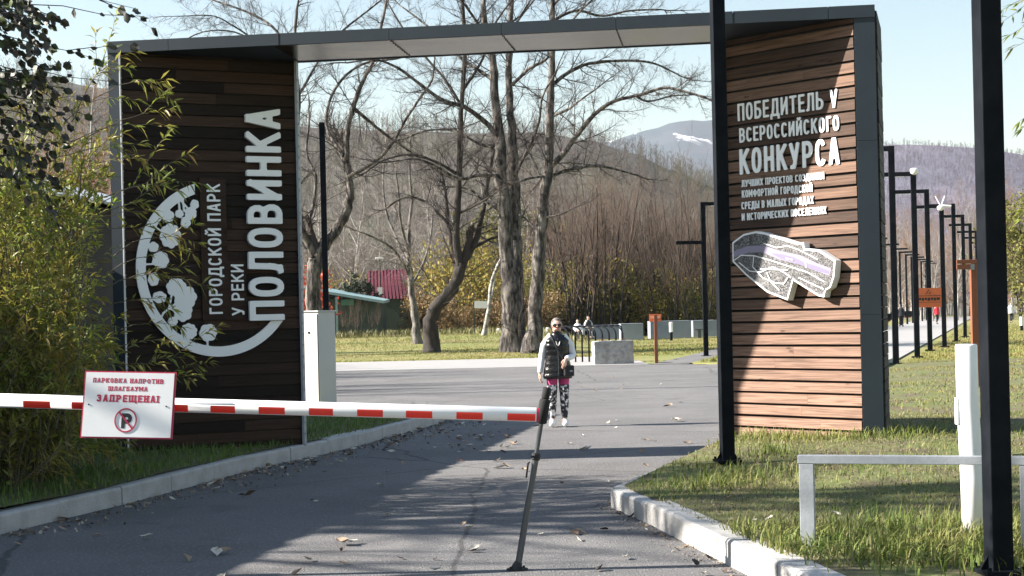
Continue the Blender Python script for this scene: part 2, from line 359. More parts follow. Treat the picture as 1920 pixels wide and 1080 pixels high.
GL = {
 'П': [[(0, 0), (0, 1), (1, 1), (1, 0)]], 'О': [ell(.5, .5, .5, .5)], 'Б': [[(0, 0), (0, 1), (.9, 1)], bowl(0, .57, 1)],
 'Е': [[(1, 1), (0, 1), (0, 0), (1, 0)], [(0, .52), (.88, .52)]],
 'Д': [[(-.08, -.2), (-.08, 0), (1.08, 0), (1.08, -.2)], [(.1, 0), (.24, .5), (.28, 1), (.9, 1), (.9, 0)]],
 'И': [[(0, 1), (0, 0)], [(0, 0.06), (1, .94)], [(1, 1), (1, 0)]], 'Т': [[(0, 1), (1, 1)], [(.5, 1), (.5, 0)]],
 'Л': [[(-.05, 0), (.12, .03), (.22, .3), (.26, 1), (1, 1), (1, 0)]], 'Ь': [[(0, 1), (0, 0)], bowl(0, .57, 1)], 'V': [[(0, 1), (.5, 0), (1, 1)]],
 'В': [[(0, 0), (0, 1)], bowl(.53, 1, .93), bowl(0, .53, 1)], 'С': [ell(.5, .5, .5, .5, 38, 322)],
 'Р': [[(0, 0), (0, 1)], bowl(.42, 1, 1)], 'Й': [[(0, 1), (0, 0)], [(0, .06), (1, .94)], [(1, 1), (1, 0)], [(.25, 1.24), (.5, 1.15), (.75, 1.24)]],
 'К': [[(0, 0), (0, 1)], [(1.02, 1.02), (.06, .46)], [(.34, .62), (1.02, -.02)]], 'Г': [[(0, 0), (0, 1), (1, 1)]],
 'Н': [[(0, 0), (0, 1)], [(1, 0), (1, 1)], [(0, .51), (1, .51)]], 'У': [[(0, 1), (.52, .34)], [(1, 1), (.5, .12), (.36, 0), (.1, 0)]],
 'А': [[(0, -.02), (.42, .99), (.58, .99), (1, -.02)], [(.2, .27), (.8, .27)]],
 'Ч': [[(0, 1), (0, .62), (.12, .46), (.42, .42), (1, .48)], [(1, 1), (1, 0)]], 'Ш': [[(0, 1), (0, 0), (1, 0), (1, 1)], [(.5, 1), (.5, 0)]],
 'Щ': [[(0, 1), (0, 0), (1, 0), (1, 1)], [(.5, 1), (.5, 0)], [(1, 0), (1.13, 0), (1.13, -.2)]], 'Х': [[(0, -.02), (1, 1.02)], [(0, 1.02), (1, -.02)]],
 'З': [[(.02, .82), (.12, .96), (.4, 1), (.8, .97), (.94, .8), (.88, .62), (.7, .53), (.35, .53)], [(.7, .53), (.94, .44), (1, .27), (.9, .08), (.6, 0), (.3, 0), (.08, .06), (0, .2)]],
 'Я': [[(1, 0), (1, 1)], [(1 - a, b) for a, b in bowl(.42, 1, 1)], [(.5, .42), (0, 0)]], 'Ы': [[(0, 1), (0, 0)], bowl(0, .57, .66), [(1, 0), (1, 1)]],
 'Ф': [[(.5, 0), (.5, 1)], ell(.5, .53, .5, .30)], 'М': [[(0, 0), (0, 1)], [(0, 1), (.5, .3), (1, 1)], [(1, 1), (1, 0)]],
 '!': [[(.5, 1), (.5, .36)], [(.5, .08), (.5, .0)]], 'P': [[(0, 0), (0, 1)], bowl(.42, 1, 1)],
}
GW = {'Д': .74, 'Ш': .92, 'Щ': .96, 'М': .82, 'Ы': .86, 'Ф': .84, 'Г': .5, 'Е': .54, '!': .2, ' ': .26, 'Л': .66}
def lettering(name, s, x0, x1, cap, depth, t, gap=.16, serif=False, step=None):
    """words from x0 to x1 on baseline y=0; cap = capital height; t = half stroke (in capital heights)"""
    tot = sum(GW.get(c, .62) for c in s) + gap * (len(s) - 1); kx = (x1 - x0) / tot
    step = step or cap / 22; VS = []; FS = []; x = x0; T = t * cap
    for c in s:
        wd = GW.get(c, .62) * kx
        if c != ' ':
            segs = []
            for pl in GL[c]:
                off = any(b < -.1 or b > 1.1 for a, b in pl)
                P = [(x + T + a * (wd - 2 * T), (T + b * (cap - 2 * T))) for a, b in pl]
                curved = len(pl) > 6
                for k in range(len(P) - 1): segs.append((*P[k], *P[k + 1], T, (T * .35 if curved else T), off))
                if serif:
                    for (a, b), (xx, yy) in zip((pl[0], pl[-1]), (P[0], P[-1])):
                        if b in (0, 1) and not curved: segs.append((xx - T * 1.9, yy, xx + T * 1.9, yy, T * .62, 0, False))
            def fn(X, Y):
                f = np.full(X.shape, 9.0)
                for ax, ay, bx, by, tt, ex, off in segs:
                    q = d_box(X, Y, ax, ay, bx, by, tt, ex)
                    if not off: q = np.maximum(q, np.maximum(Y - cap, -Y))
                    f = np.minimum(f, q)
                return f
            me = field_mesh('g', fn, x - .18 * wd - T, x + 1.18 * wd + T, -.30 * cap, 1.36 * cap, step, depth)
            b = len(VS); VS += [tuple(v.co) for v in me.vertices]; FS += [tuple(i + b for i in p.vertices) for p in me.polygons]
            bpy.data.meshes.remove(me)
        x += wd + gap * kx
    me = bpy.data.meshes.new(name); me.from_pydata(VS, [], FS); me.update(); return me

M['jointgrey'] = mat('joint_grey', (.16, .155, .15), .6)
# ------------------------------------------------------------------ park gate
GL0 = Vector((-4.5, 17.5, 0)); GA = Vector((.9906, -.1356, 0)); GB = Vector((.1356, .9906, 0))
def G(a, b, z=0.0): v = GL0 + GA * a + GB * b; return Vector((v.x, v.y, z))
TOP, SOF = 4.83, 4.712
gate = thing('park_gate', 'dark timber park gateway with slate metal edging, white lettering and a metal lined crossbeam', 'gate', G(4.2, .5, .15))
ginv = Matrix.Translation(-gate.location)
def gpart(name, me_or_mb, m, mtx=None, **k):
    o = me_or_mb.build(name, m, **k) if isinstance(me_or_mb, MB) else link(name, me_or_mb, m, **k)
    o.matrix_world = mtx if mtx is not None else Matrix.Identity(4)
    o.parent = gate; o.matrix_parent_inverse = ginv
    return o
class Panel:
    def __init__(s, a0, b0, a1, b1):
        s.A = G(a0, b0); s.B = G(a1, b1); s.x = (s.B - s.A).normalized(); s.L = (s.B - s.A).length
        s.n = Vector((s.x.y, -s.x.x, 0))
        if s.n.y > 0: s.n = -s.n
        s.M = Matrix(((s.x.x, 0, s.n.x, s.A.x), (s.x.y, 0, s.n.y, s.A.y), (0, 1, 0, 0), (0, 0, 0, 1)))   # local: x along, y up, z out
        s.MW = Matrix(((s.x.x, -s.n.x, 0, s.A.x), (s.x.y, -s.n.y, 0, s.A.y), (0, 0, 1, 0), (0, 0, 0, 1)))  # local: x along, y inwards, z up
    def hit(s, px, py):                # where the photograph's ray meets the panel: (along, up)
        d = at(px, py, 1.0) - Vector((0, 0, CAMZ)); o = Vector((0, 0, CAMZ))
        t = (s.A - o).dot(s.n) / d.dot(s.n); p = o + d * t
        return (p - s.A).dot(s.x), p.z
PL = Panel(.135, .0, 1.852, 1.1); PR = Panel(6.907, 1.1, 8.252, .0)
def cladding(L, z0, z1, pitch, gap, rnd, over=0.0, split=0.0):
    b = MB(); z = z0
    while z < z1 - .02:
        h = min(pitch - gap, z1 - z) + rnd.uniform(-.002, .002); o = rnd.uniform(-.003, .003)
        xs = [-over * rnd.random(), L + over * rnd.random()]
        if split and rnd.random() < split: xs.insert(1, rnd.uniform(.3, .7) * L)
        for k in range(len(xs) - 1):
            b.box(xs[k] + (.0015 if k else 0), xs[k + 1], .0 + o, .022 + o, z, z + h)
        z += pitch
    return b
rr = random.Random(3)
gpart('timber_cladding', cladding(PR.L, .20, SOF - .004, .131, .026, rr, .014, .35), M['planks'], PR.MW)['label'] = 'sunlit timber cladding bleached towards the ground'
gpart('timber_cladding', cladding(PL.L, .10, SOF - .004, .131, .013, rr, .012, .5), M['shadedplanks'], PL.MW)['label'] = 'timber cladding coloured near black for its shade'
PO = Panel(8.488, .045, 8.64, 1.12); PO.MW = Matrix(((PO.x.x, PO.x.y, 0, PO.A.x), (PO.x.y, -PO.x.x, 0, PO.A.y), (0, 0, 1, 0), (0, 0, 0, 1)))
o_ = cladding(PO.L, .20, TOP - .05, .131, .012, rr, .02)
gpart('side_cladding', o_, M['shadegreyplanks'], PO.MW)
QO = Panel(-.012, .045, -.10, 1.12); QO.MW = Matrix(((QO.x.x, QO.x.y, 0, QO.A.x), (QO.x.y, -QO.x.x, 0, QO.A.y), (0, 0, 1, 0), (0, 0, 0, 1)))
gpart('side_cladding', cladding(QO.L, .10, TOP - .05, .131, .012, rr, .02), M['shadegreyplanks'], QO.MW)
# cores
def core(poly, z0, z1):
    return MB().prism(poly, lambda a, b: G(a, b, z0), lambda a, b: G(a, b, z1))
gpart('pylon_core', core([(.02, .05), (.12, .05), (1.84, 1.16), (-.08, 1.16)], .05, SOF - .003), M['black'])
gpart('pylon_core', core([(8.47, .05), (8.27, .05), (6.915, 1.16), (8.615, 1.16)], .1, SOF - .003), M['black'])
# corner strips and flanges
e = MB()
for k, (z0, z1) in enumerate([(.08, 1.9), (1.903, 3.3), (3.303, SOF - .003)]):
    e.prism([(0, -.02), (.128, -.02), (.128, .04), (0, .04)], lambda a, b: G(a, b, z0), lambda a, b: G(a, b, z1))
gpart('corner_strip', e, M['slate'])
e = MB()
for k, (z0, z1) in enumerate([(.2, 1.56), (1.563, 3.4), (3.403, SOF - .003)]):
    e.prism([(8.268, -.02), (8.482, -.02), (8.482, .04), (8.268, .04)], lambda a, b: G(a, b, z0), lambda a, b: G(a, b, z1))
gpart('corner_strip', e, M['slate'])
e = MB(); e.prism([(.132, -.028), (.142, -.028), (.142, .03), (.132, .03)], lambda a, b: G(a, b, .1), lambda a, b: G(a, b, SOF - .003))
gpart('edge_trim', e, M['white'])  # white stands in for the sunlit edge of the slate flange
e = MB(); e.prism([(1.858, 1.07), (1.885, 1.07), (1.885, 1.165), (1.858, 1.165)], lambda a, b: G(a, b, .1), lambda a, b: G(a, b, SOF - .003))
z = .15
while z < 4.5: e.prism([(1.886, 1.09), (1.896, 1.09), (1.896, 1.11), (1.886, 1.11)], lambda a, b: G(a, b, z), lambda a, b: G(a, b, z + .02)); z += .131
gpart('edge_trim', e, M['greysteel'])
e = MB(); e.prism([(6.875, 1.07), (6.902, 1.07), (6.902, 1.165), (6.875, 1.165)], lambda a, b: G(a, b, .12), lambda a, b: G(a, b, SOF - .003))
gpart('edge_trim', e, M['white'])
# crossbeam
cuts = [0, .72, 2.0, 3.25, 4.5, 5.75, 7.0, 8.0, 8.485]
f = MB()
for a0, a1 in zip(cuts, cuts[1:]):
    o = rr.uniform(-.003, .003)
    f.prism([(a0 + .0025, -.035 + o), (a1 - .0025, -.035 + o), (a1 - .0025, .02), (a0 + .0025, .02)], lambda a, b: G(a, b, SOF - .012), lambda a, b: G(a, b, TOP))
f.prism([(0, 1.175), (8.485, 1.175), (8.485, 1.2), (0, 1.2)], lambda a, b: G(a, b, SOF - .012), lambda a, b: G(a, b, TOP))
fascia = gpart('fascia', f, M['slate'])
s_ = MB(); s_.prism([(0.002, .022), (8.483, .022), (8.64, 1.172), (-.1, 1.172)], lambda a, b: G(a, b, SOF + .004), lambda a, b: G(a, b, TOP - .006))
gpart('roof_slab', s_, M['slate'])
s_ = MB(); ec = [1.9, 3.25, 4.5, 5.75, 6.87]
for a0, a1 in zip(ec, ec[1:]):
    n = 8
    for i in range(n):
        for j in range(4):
            p = [(a0 + .003 + (a1 - a0 - .006) * (i + q) / n, .025 + 1.14 * (j + r) / 4) for q, r in ((0, 0), (1, 0), (1, 1), (0, 1))]
            hz = lambda a, b: SOF - .002 + .0025 * math.sin(a * 4.1 + 2) * math.sin(b * 2.9 + a) 
            s_.add([G(a, b, hz(a, b)) for a, b in p], [(0, 1, 2, 3)])
gpart('soffit', s_, M['soffit'], smooth_=False)
s_ = MB()
for k, a in enumerate(ec[1:-1]):
    s_ = MB().prism([(a - .002, .03), (a + .002, .03), (a + .002, 1.16), (a - .002, 1.16)], lambda u, v: G(u, v, SOF - .008), lambda u, v: G(u, v, SOF - .003))
    for j in range(9): s_.prism([(a - .007, .06 + j * .125), (a + .007, .06 + j * .125), (a + .007, .078 + j * .125), (a - .007, .078 + j * .125)], lambda u, v: G(u, v, SOF - .018), lambda u, v: G(u, v, SOF - .004))
    gpart('soffit_joint', s_, M['jointgrey'])

# winner inscription on the sunlit panel
def panel_text(P, s, pl, pr, capl, t, depth=.011, stand=.006, gap=.17):
    (x0, z0), (x1, z1) = P.hit(*pl), P.hit(*pr); _, zc = P.hit(*capl); cap = zc - z0
    me = lettering('lettering', s, 0, math.hypot(x1 - x0, z1 - z0), cap, depth, t, gap)
    ang = math.atan2(z1 - z0, x1 - x0)
    o = gpart('lettering', me, M['letter'], P.M @ Matrix.Translation((x0, z0, stand)) @ Matrix.Rotation(ang * .5, 4, 'Z'))
    o['label'] = 'white raised line reading ' + s
    return o
for s, pl, pr, cp, t in [
    ('ПОБЕДИТЕЛЬ V', (1385, 227.6), (1572, 199.8), (1385, 195), .068), ('ВСЕРОССИЙСКОГО', (1388, 268), (1575, 243.6), (1388, 240.8), .072),
    ('КОНКУРСА', (1388.7, 328), (1575.8, 306.5), (1388.7, 280), .078), ('ЛУЧШИХ ПРОЕКТОВ СОЗДАНИЯ', (1392, 351), (1547, 336), (1392, 338), .072),
    ('КОМФОРТНОЙ ГОРОДСКОЙ', (1392.6, 371), (1525, 360), (1392.6, 357), .072), ('СРЕДЫ В МАЛЫХ ГОРОДАХ', (1392, 393), (1527, 381.7), (1392, 379), .072),
    ('И ИСТОРИЧЕСКИХ ПОСЕЛЕНИЯХ', (1392.6, 414), (1551, 399.6), (1392.6, 400.5), .072)]:
    panel_text(PR, s, pl, pr, cp, t)

# park name, reading upwards, on the shaded panel
def up_text(s, bottom, top, xcap, t, depth, stand, gap=.16):
    (x0, z0), (x1, z1) = PL.hit(*bottom), PL.hit(*top); xc, _ = PL.hit(xcap, bottom[1])
    me = lettering('lettering', s, 0, z1 - z0, x0 - xc, depth, t, gap, step=(x0 - xc) / 26)
    o = gpart('lettering', me, M['letter'], PL.M @ Matrix.Translation((x0, z0, stand)) @ Matrix.Rotation(R(90), 4, 'Z'))
    o['label'] = 'white raised word reading ' + s + ' upwards'
up_text('ПОЛОВИНКА', (530, 600), (527, 207), 465, .085, .06, .03, .13)
up_text('ГОРОДСКОЙ ПАРК', (416, 588.5), (412, 346), 391, .075, .016, .034)
up_text('У РЕКИ', (456.5, 591), (455.5, 496), 433, .075, .016, .034)
for (xa, ya, xb, yb) in ((379, 600, 422, 334), (428, 600, 460, 489)):
    (a, z0), (c, z1) = PL.hit(xa, ya), PL.hit(xb, yb)
    gpart('letter_board', MB().box(a, c, z0, z1, .004, .03), M['shadedplanks'], PL.M)
def e7(x, y): return (230 + x / 2.159, 180 + y / 2.159)      # enlargement pixel -> photo pixel
cx, cz = PL.hit(408, 504); rx = cx - PL.hit(253.5, 500)[0]; rz_ = PL.hit(408, 504)[1] - PL.hit(408, 668.6)[1]
SX = (PL.hit(418, 504)[0] - PL.hit(398, 504)[0]) / 20; SZ = (PL.hit(408, 494)[1] - PL.hit(408, 514)[1]) / 20
blobs = [(288, 440, 17, 20, 5), (272, 476, 24, 26, 6), (252, 512, 20, 24, 5), (226, 478, 17, 17, 5), (180, 487, 25, 26, 5), (190, 567, 42, 50, 8), (121, 612, 21, 21, 5),
         (150, 665, 33, 36, 7), (122, 742, 22, 28, 6), (146, 815, 28, 24, 6), (214, 775, 40, 38, 7), (250, 815, 46, 48, 7), (240, 872, 38, 42, 7), (200, 913, 19, 20, 6), (265, 953, 33, 33, 9), (343, 958, 36, 36, 6)]
stems = [(222, 412, 265, 462), (240, 420, 246, 470), (222, 412, 228, 470), (90, 682, 135, 680), (122, 528, 165, 556), (160, 880, 215, 838), (185, 858, 196, 800), (185, 858, 222, 880),
         (340, 1010, 340, 980), (264, 985, 264, 1000), (150, 900, 165, 875), (335, 990, 318, 975)]
bl = []
for (x, y, a, b, k) in blobs:
    px_, py_ = e7(x, y); c = PL.hit(px_, py_); bl.append((c[0], c[1], a / 2.159 * SX, b / 2.159 * SZ, k, x * .37))
sm = []
for (x, y, x2, y2) in stems:
    p, q = PL.hit(*e7(x, y)), PL.hit(*e7(x2, y2)); sm.append((*p, *q))
aend = PL.hit(527, 601); atop = PL.hit(363, 347)
def emblem(X, Y):
    r = np.sqrt(((X - cx) / rx) ** 2 + ((Y - cz) / rz_) ** 2); f = np.maximum((r - 1) * rx, (.885 - r) * rx)
    # the ring is open between the name and the top end
    f = np.maximum(f, np.where(Y > cz, X - atop[0], -9)); f = np.maximum(f, np.where((X > cx + .1 * rx), Y - aend[1], -9))
    for (bx, by, ra, rb, k, ph) in bl:
        a = np.arctan2((Y - by) / rb, (X - bx) / ra); d = np.sqrt(((X - bx) / ra) ** 2 + ((Y - by) / rb) ** 2)
        f = np.minimum(f, (d - (.90 + .10 * np.abs(np.sin(a * k / 2 + ph)) * 1.3 - .02)) * ra)
    for s in sm: f = np.minimum(f, d_box(X, Y, *s, .010, .004))
    return f
me = field_mesh('ring_emblem', emblem, cx - rx * 1.04, cx + rx * 1.04, cz - rz_ * 1.04, cz + rz_ * 1.04, .011, .03)
gpart('ring_emblem', me, M['letter'], PL.M @ Matrix.Translation((0, 0, .02)))['label'] = 'white ring emblem with cut out trees'

# relief map of the park
def e6(x, y): return PR.hit(1360 + x / 2.5116, 150 + y / 2.5116)
outl = [e6(*p) for p in [(65, 765), (118, 726), (176, 713), (214, 719), (300, 745), (372, 768), (402, 764), (405, 793), (475, 800), (552, 850), (545, 930), (528, 978), (505, 992), (498, 1024), (470, 1018), (352, 945), (326, 1038), (230, 1001), (130, 921), (66, 856)]]
mp = MB().prism(outl, lambda x, y: Vector((x, y, .0)), lambda x, y: Vector((x, y, .105)))
plaque = gpart('map_plaque', mp, M['white'], PR.M @ Matrix.Translation((0, 0, .02)), bevel=.004)
plaque['label'] = 'thick white cut out relief map of the park'
mcx = sum(p[0] for p in outl) / len(outl); mcy = sum(p[1] for p in outl) / len(outl)
def inset(poly, d):
    n = len(poly); out = []
    area = sum(poly[i][0] * poly[(i + 1) % n][1] - poly[(i + 1) % n][0] * poly[i][1] for i in range(n)); sg = 1 if area > 0 else -1
    for i in range(n):
        p0, p1, p2 = Vector(poly[i - 1]), Vector(poly[i]), Vector(poly[(i + 1) % n])
        a, b = (p1 - p0).normalized(), (p2 - p1).normalized(); na, nb = Vector((-a.y, a.x)) * sg, Vector((-b.y, b.x)) * sg
        m_ = (na + nb); m_ = m_ / max(.5, m_.length_squared / 2); out.append((p1.x + m_.x * d, p1.y + m_.y * d))
    return out
def mapface():
    m = bpy.data.materials.new('map_relief'); m.use_nodes = True; t = m.node_tree; n = t.nodes; L = t.links
    tc = n.new('ShaderNodeTexCoord'); nz = n.new('ShaderNodeTexNoise'); nz.inputs['Scale'].default_value = 19; nz.inputs['Detail'].default_value = 3; nz.inputs['Distortion'].default_value = 2.2
    L.new(tc.outputs['Object'], nz.inputs['Vector']); r = n.new('ShaderNodeValToRGB'); e = r.color_ramp.elements
    e[0].position = .44; e[0].color = (.04, .04, .042, 1); e[1].position = .50; e[1].color = (.30, .29, .29, 1)
    e.new(.56).color = (.05, .05, .05, 1)
    L.new(nz.outputs['Fac'], r.inputs[0]); L.new(r.outputs[0], n['Principled BSDF'].inputs['Base Color']); n['Principled BSDF'].inputs['Roughness'].default_value = .8
    return m
M['map'] = mapface(); M['river'] = mat('river_lilac', (.24, .215, .30), .6); M['rivercore'] = mat('river_violet', (.17, .145, .24), .6)
def sub(name, me, m, par, mtx):
    o = me.build(name, m); o.matrix_world = mtx; o.parent = par; o.matrix_parent_inverse = par.matrix_world.inverted(); return o
bpy.context.view_layer.update()
ti = inset(outl, .022)
sub('map_surface', MB().prism(ti, lambda x, y: Vector((x, y, .1)), lambda x, y: Vector((x, y, .1075))), M['map'], plaque, plaque.matrix_world)
def strip(pts, wd, z):
    b = MB(); P = [Vector(e6(*p)) for p in pts]; Lf, Rt = [], []
    for i, p in enumerate(P):
        d = (P[min(i + 1, len(P) - 1)] - P[max(i - 1, 0)]).normalized(); nn = Vector((-d.y, d.x)) * wd[i if isinstance(wd, list) else 0] * .5 if isinstance(wd, list) else Vector((-d.y, d.x)) * wd * .5
        Lf.append(p + nn); Rt.append(p - nn)
    for i in range(len(P) - 1): b.add([(Lf[i].x, Lf[i].y, z), (Lf[i + 1].x, Lf[i + 1].y, z), (Rt[i + 1].x, Rt[i + 1].y, z), (Rt[i].x, Rt[i].y, z)], [(0, 1, 2, 3)])
    return b
sub('map_river', strip([(74, 822), (140, 798), (210, 795), (290, 826), (380, 846), (460, 880), (528, 905)], [.07, .075, .075, .095, .10, .085, .08], .1092), M['river'], plaque, plaque.matrix_world)
sub('map_river', strip([(255, 818), (300, 832), (350, 845), (405, 868), (470, 890), (522, 906)], [.01, .05, .055, .04, .05, .03], .1106), M['rivercore'], plaque, plaque.matrix_world)
wl = MB()
for pts in ([(74, 850), (110, 826), (170, 828), (250, 850), (340, 880), (420, 905), (500, 950)], [(215, 770), (275, 790), (330, 782), (380, 800), (470, 845)], [(412, 858), (416, 885)],
            [(100, 860), (150, 900), (200, 905), (260, 880), (310, 905), (345, 930)], [(170, 830), (165, 880), (210, 930), (270, 955), (310, 960), (330, 930)], [(230, 905), (250, 950), (290, 990)], [(320, 840), (355, 848)], [(200, 890), (330, 895)], [(380, 930), (500, 985)]):
    q = strip(pts, .012, .112 + .0006 * len(wl.v) / 8); wl.add(q.v, q.f)
sub('map_paths', wl, M['white'], plaque, plaque.matrix_world)

# ------------------------------------------------------------------ terrain, asphalt, kerbs
def interp(pts, D):
    pts = sorted(pts, key=lambda p: p[1])
    if D <= pts[0][1]: a, b = pts[0], pts[1]
    elif D >= pts[-1][1]: a, b = pts[-2], pts[-1]
    else:
        k = max(i for i in range(len(pts)) if pts[i][1] <= D); a, b = pts[k], pts[min(k + 1, len(pts) - 1)]
    t = (D - a[1]) / ((b[1] - a[1]) or 1); return a[0] + (b[0] - a[0]) * t
RK = [(2.35, 4.0), (1.36, 9.97), (1.14, 11.3), (.95, 12.4), (.80, 13.1)]                    # right kerb, near arm
RK2 = [(.80, 13.1), (1.15, 14.1), (1.62, 15.4), (2.12, 16.9), (2.42, 17.9), (2.62, 19.4), (3.3, 22.5), (5.6, 29.5), (10.6, 44.0)]
LK = [(-6.1, 4.2), (-5.0, 8.6), (-4.07, 12.3), (-3.6, 13.9), (-2.83, 17.3), (-2.12, 19.4), (-1.55, 21.9), (-1.05, 24.1), (-1.15, 25.3), (-2.2, 26.6), (-5, 27.6), (-14, 29), (-40, 30)]
def rise(X, D):
    k = smooth(D, 57, 82) * (1 - smooth(X, .012 * D, .05 * D))
    return .62 * k
def wob(x, y):
    return math.sin(x * 1.7 + y * .6) * .5 + math.sin(x * .53 - y * 1.13 + 1.3) * .5
def zR(X, D):       # right lawn
    e = min(1, max(0, (X - interp(RK if D < 13.1 else RK2, D)) / 1.6))
    base = .165 + .11 * smooth(D, 12.0, 16.0) * (.4 + .6 * e) - .20 * smooth(D, 20, 40)
    return base + .015 * wob(X * 2, D * 2) * e
def zL(X, D): return .165 + .03 * min(1, max(0, (-2 - X) / 3)) + .012 * wob(X * 2, D * 2)
def grid(name, rows, m):
    V = []; F = []; n = len(rows[0])
    for r in rows: V += r
    for j in range(len(rows) - 1):
        for i in range(n - 1): F.append((j * n + i, j * n + i + 1, (j + 1) * n + i + 1, (j + 1) * n + i))
    return tag(link(name, np_mesh(name, V, quads=F), m, smooth_=True), kind='structure')
xs_ = sorted(set([-9000, -4000, -1500, -600, -250, -120] + [x for x in range(-80, 100, 4)] + [120, 160, 250, 600, 1500, 4000, 9000]))
ys_ = sorted(set([-9000, -1000, -200, -40] + [y for y in range(-10, 200, 3)] + [230, 280, 350, 450, 700, 1500, 4000, 9000]))
grid('ground', [[(x, y, -.03 + (rise(x, y) if y < 9000 else 0)) for x in xs_] for y in ys_], M['meadow'])
def sheet(name, poly, z, m, th=.02):
    return tag(MB().prism(poly, lambda x, y: Vector((x, y, z - th)), lambda x, y: Vector((x, y, z))).build(name, m), kind='structure')
sheet('asphalt_road', [(-60, -8), (16, -8), (16, 30), (14, 44.5), (5.6, 46.8), (4.6, 48.2), (-60, 48.2)], 0.0, M['asphalt'])
sheet('paver_strip', [(-60, 48.0), (4.2, 48.0), (4.2, 51.5), (2.9, 57.4), (-60, 57.4)], .006, M['paver'])
sheet('footpath_asphalt', [(4.2, 47.5), (5.4, 47.6), (10.8, 68), (9.4, 68)], .010, M['asphalt'])
sheet('park_path', [(7.6, 45.4), (10.9, 44.6), (47.2, 160), (60, 200), (54.5, 200), (41.6, 160), (9.9, 58)], .014, M['paver'])
# lawns behind kerbs
rows = []
for D in [3 + .35 * i for i in range(62)] + [25 + 1.2 * i for i in range(17)]:
    xl = interp(RK if D < 13.1 else RK2, D) + .10
    rows.append([(xl + 46 * (i / 44) ** 1.9, D, zR(xl + 46 * (i / 44) ** 1.9, D) if True else 0) for i in range(45)])
grid('lawn', rows, M['soil'])
rows = []
for D in [3 + .45 * i for i in range(54)]:
    xr = interp(LK[:8] if D < 24.1 else [LK[7], LK[8], LK[9], LK[10], LK[11], LK[12]], D) - .10
    if D > 25.3: xr = interp([LK[8], LK[9], LK[10]], D) - .1
    rows.append([(xr - 40 * (i / 40) ** 2, D, zL(xr - 40 * (i / 40) ** 2, D)) for i in range(41)])
grid('lawn', rows, M['soil'])
def kerb(pts, name, side, H=.165, W=.20):
    P = [Vector((x, y, 0)) for x, y in pts]; b = MB(); rk = random.Random(5)
    # walk the line in stones about a metre long
    L = [0]
    for p, q in zip(P, P[1:]): L.append(L[-1] + (q - p).length)
    def pos(s):
        for i in range(len(P) - 1):
            if s <= L[i + 1] or i == len(P) - 2: return P[i] + (P[i + 1] - P[i]) * ((s - L[i]) / (L[i + 1] - L[i]))
    n = int(L[-1] / .98); st = L[-1] / n
    for i in range(n):
        m_ = 1 if st < 1.2 else 1
        a, c = pos(i * st + .004), pos((i + 1) * st - .004); d = (c - a).normalized(); nn = Vector((-d.y, d.x, 0)) * side
        h = H + rk.uniform(-.006, .006); j = rk.uniform(-.006, .006); c_ = .018
        prof = [(j, -.05), (j, h - c_), (j + c_, h), (j + W, h), (j + W, -.05)]
        vs = [a + nn * o + Vector((0, 0, z)) for o, z in prof] + [c + nn * o + Vector((0, 0, z)) for o, z in prof]
        k = len(prof); b.add(vs, [tuple(range(k)), tuple(range(2 * k - 1, k - 1, -1))] + [(q, (q + 1) % k, k + (q + 1) % k, k + q) for q in range(k)])
    return tag(b.build(name, M['kerb'], bevel=.006), kind='structure')
kerb(RK[:4] + [(.80, 13.06)], 'kerb', -1)
kerb([(.80, 13.1)] + RK2[1:], 'kerb', -1)
kerb(LK[:11], 'kerb', 1)

# ------------------------------------------------------------------ hills and far mountain (ridges follow the skyline)
def hill(name, sky_pts, D0, D1, foot_back, m, noise, nx=120, ny=26, x0=-700, x1=2700, base=0.0, kind='structure'):
    rows = []; rg = random.Random(len(name))
    ph = [(rg.uniform(.5, 3), rg.uniform(0, 6)) for _ in range(6)]
    for j in range(ny + 1):
        t = j / ny; row = []
        for i in range(nx + 1):
            px = x0 + (x1 - x0) * i / nx
            k = [q for q in range(len(sky_pts)) if sky_pts[q][0] <= px]
            if not k: py = sky_pts[0][1]
            elif k[-1] == len(sky_pts) - 1: py = sky_pts[-1][1]
            else:
                a, b = sky_pts[k[-1]], sky_pts[k[-1] + 1]; f = smooth(px, a[0], b[0]); py = a[1] + (b[1] - a[1]) * f
            u, v = uv(px, py); D = D0 + (D1 - D0) * t
            zc = CAMZ - v / FPX * D1
            prof = t ** 1.25 if t < 1 else 1
            wv = sum(math.sin(i * p * .35 + j * p * .8 + q) for p, q in ph) / 6 * noise * math.sin(math.pi * min(1, t)) 
            row.append((u / FPX * D, D, base + (zc - base) * prof + wv))
        rows.append(row)
    last = rows[-1]
    for s_, dz in ((.25, .93), (1, .0)): rows.append([(x * (1 + s_ * foot_back / D1), D1 + s_ * foot_back, z * dz) for x, y, z in last])
    return grid(name, rows, m)
NEAR = [(-700, 150), (-200, 120), (60, 140), (190, 165), (420, 215), (600, 240), (760, 246), (900, 250), (1010, 248), (1100, 262), (1180, 285), (1260, 318), (1340, 352), (1420, 400), (1520, 470), (1640, 560), (2700, 580)]
hill('wooded_hill', NEAR, 230, 520, 300, M['hillside'], 4.0)
FAR = [(-700, 330), (1000, 320), (1150, 264), (1190, 250), (1230, 240), (1262, 230), (1290, 225), (1320, 227), (1345, 224), (1400, 232), (1500, 270), (1600, 318), (1800, 400), (2700, 500)]
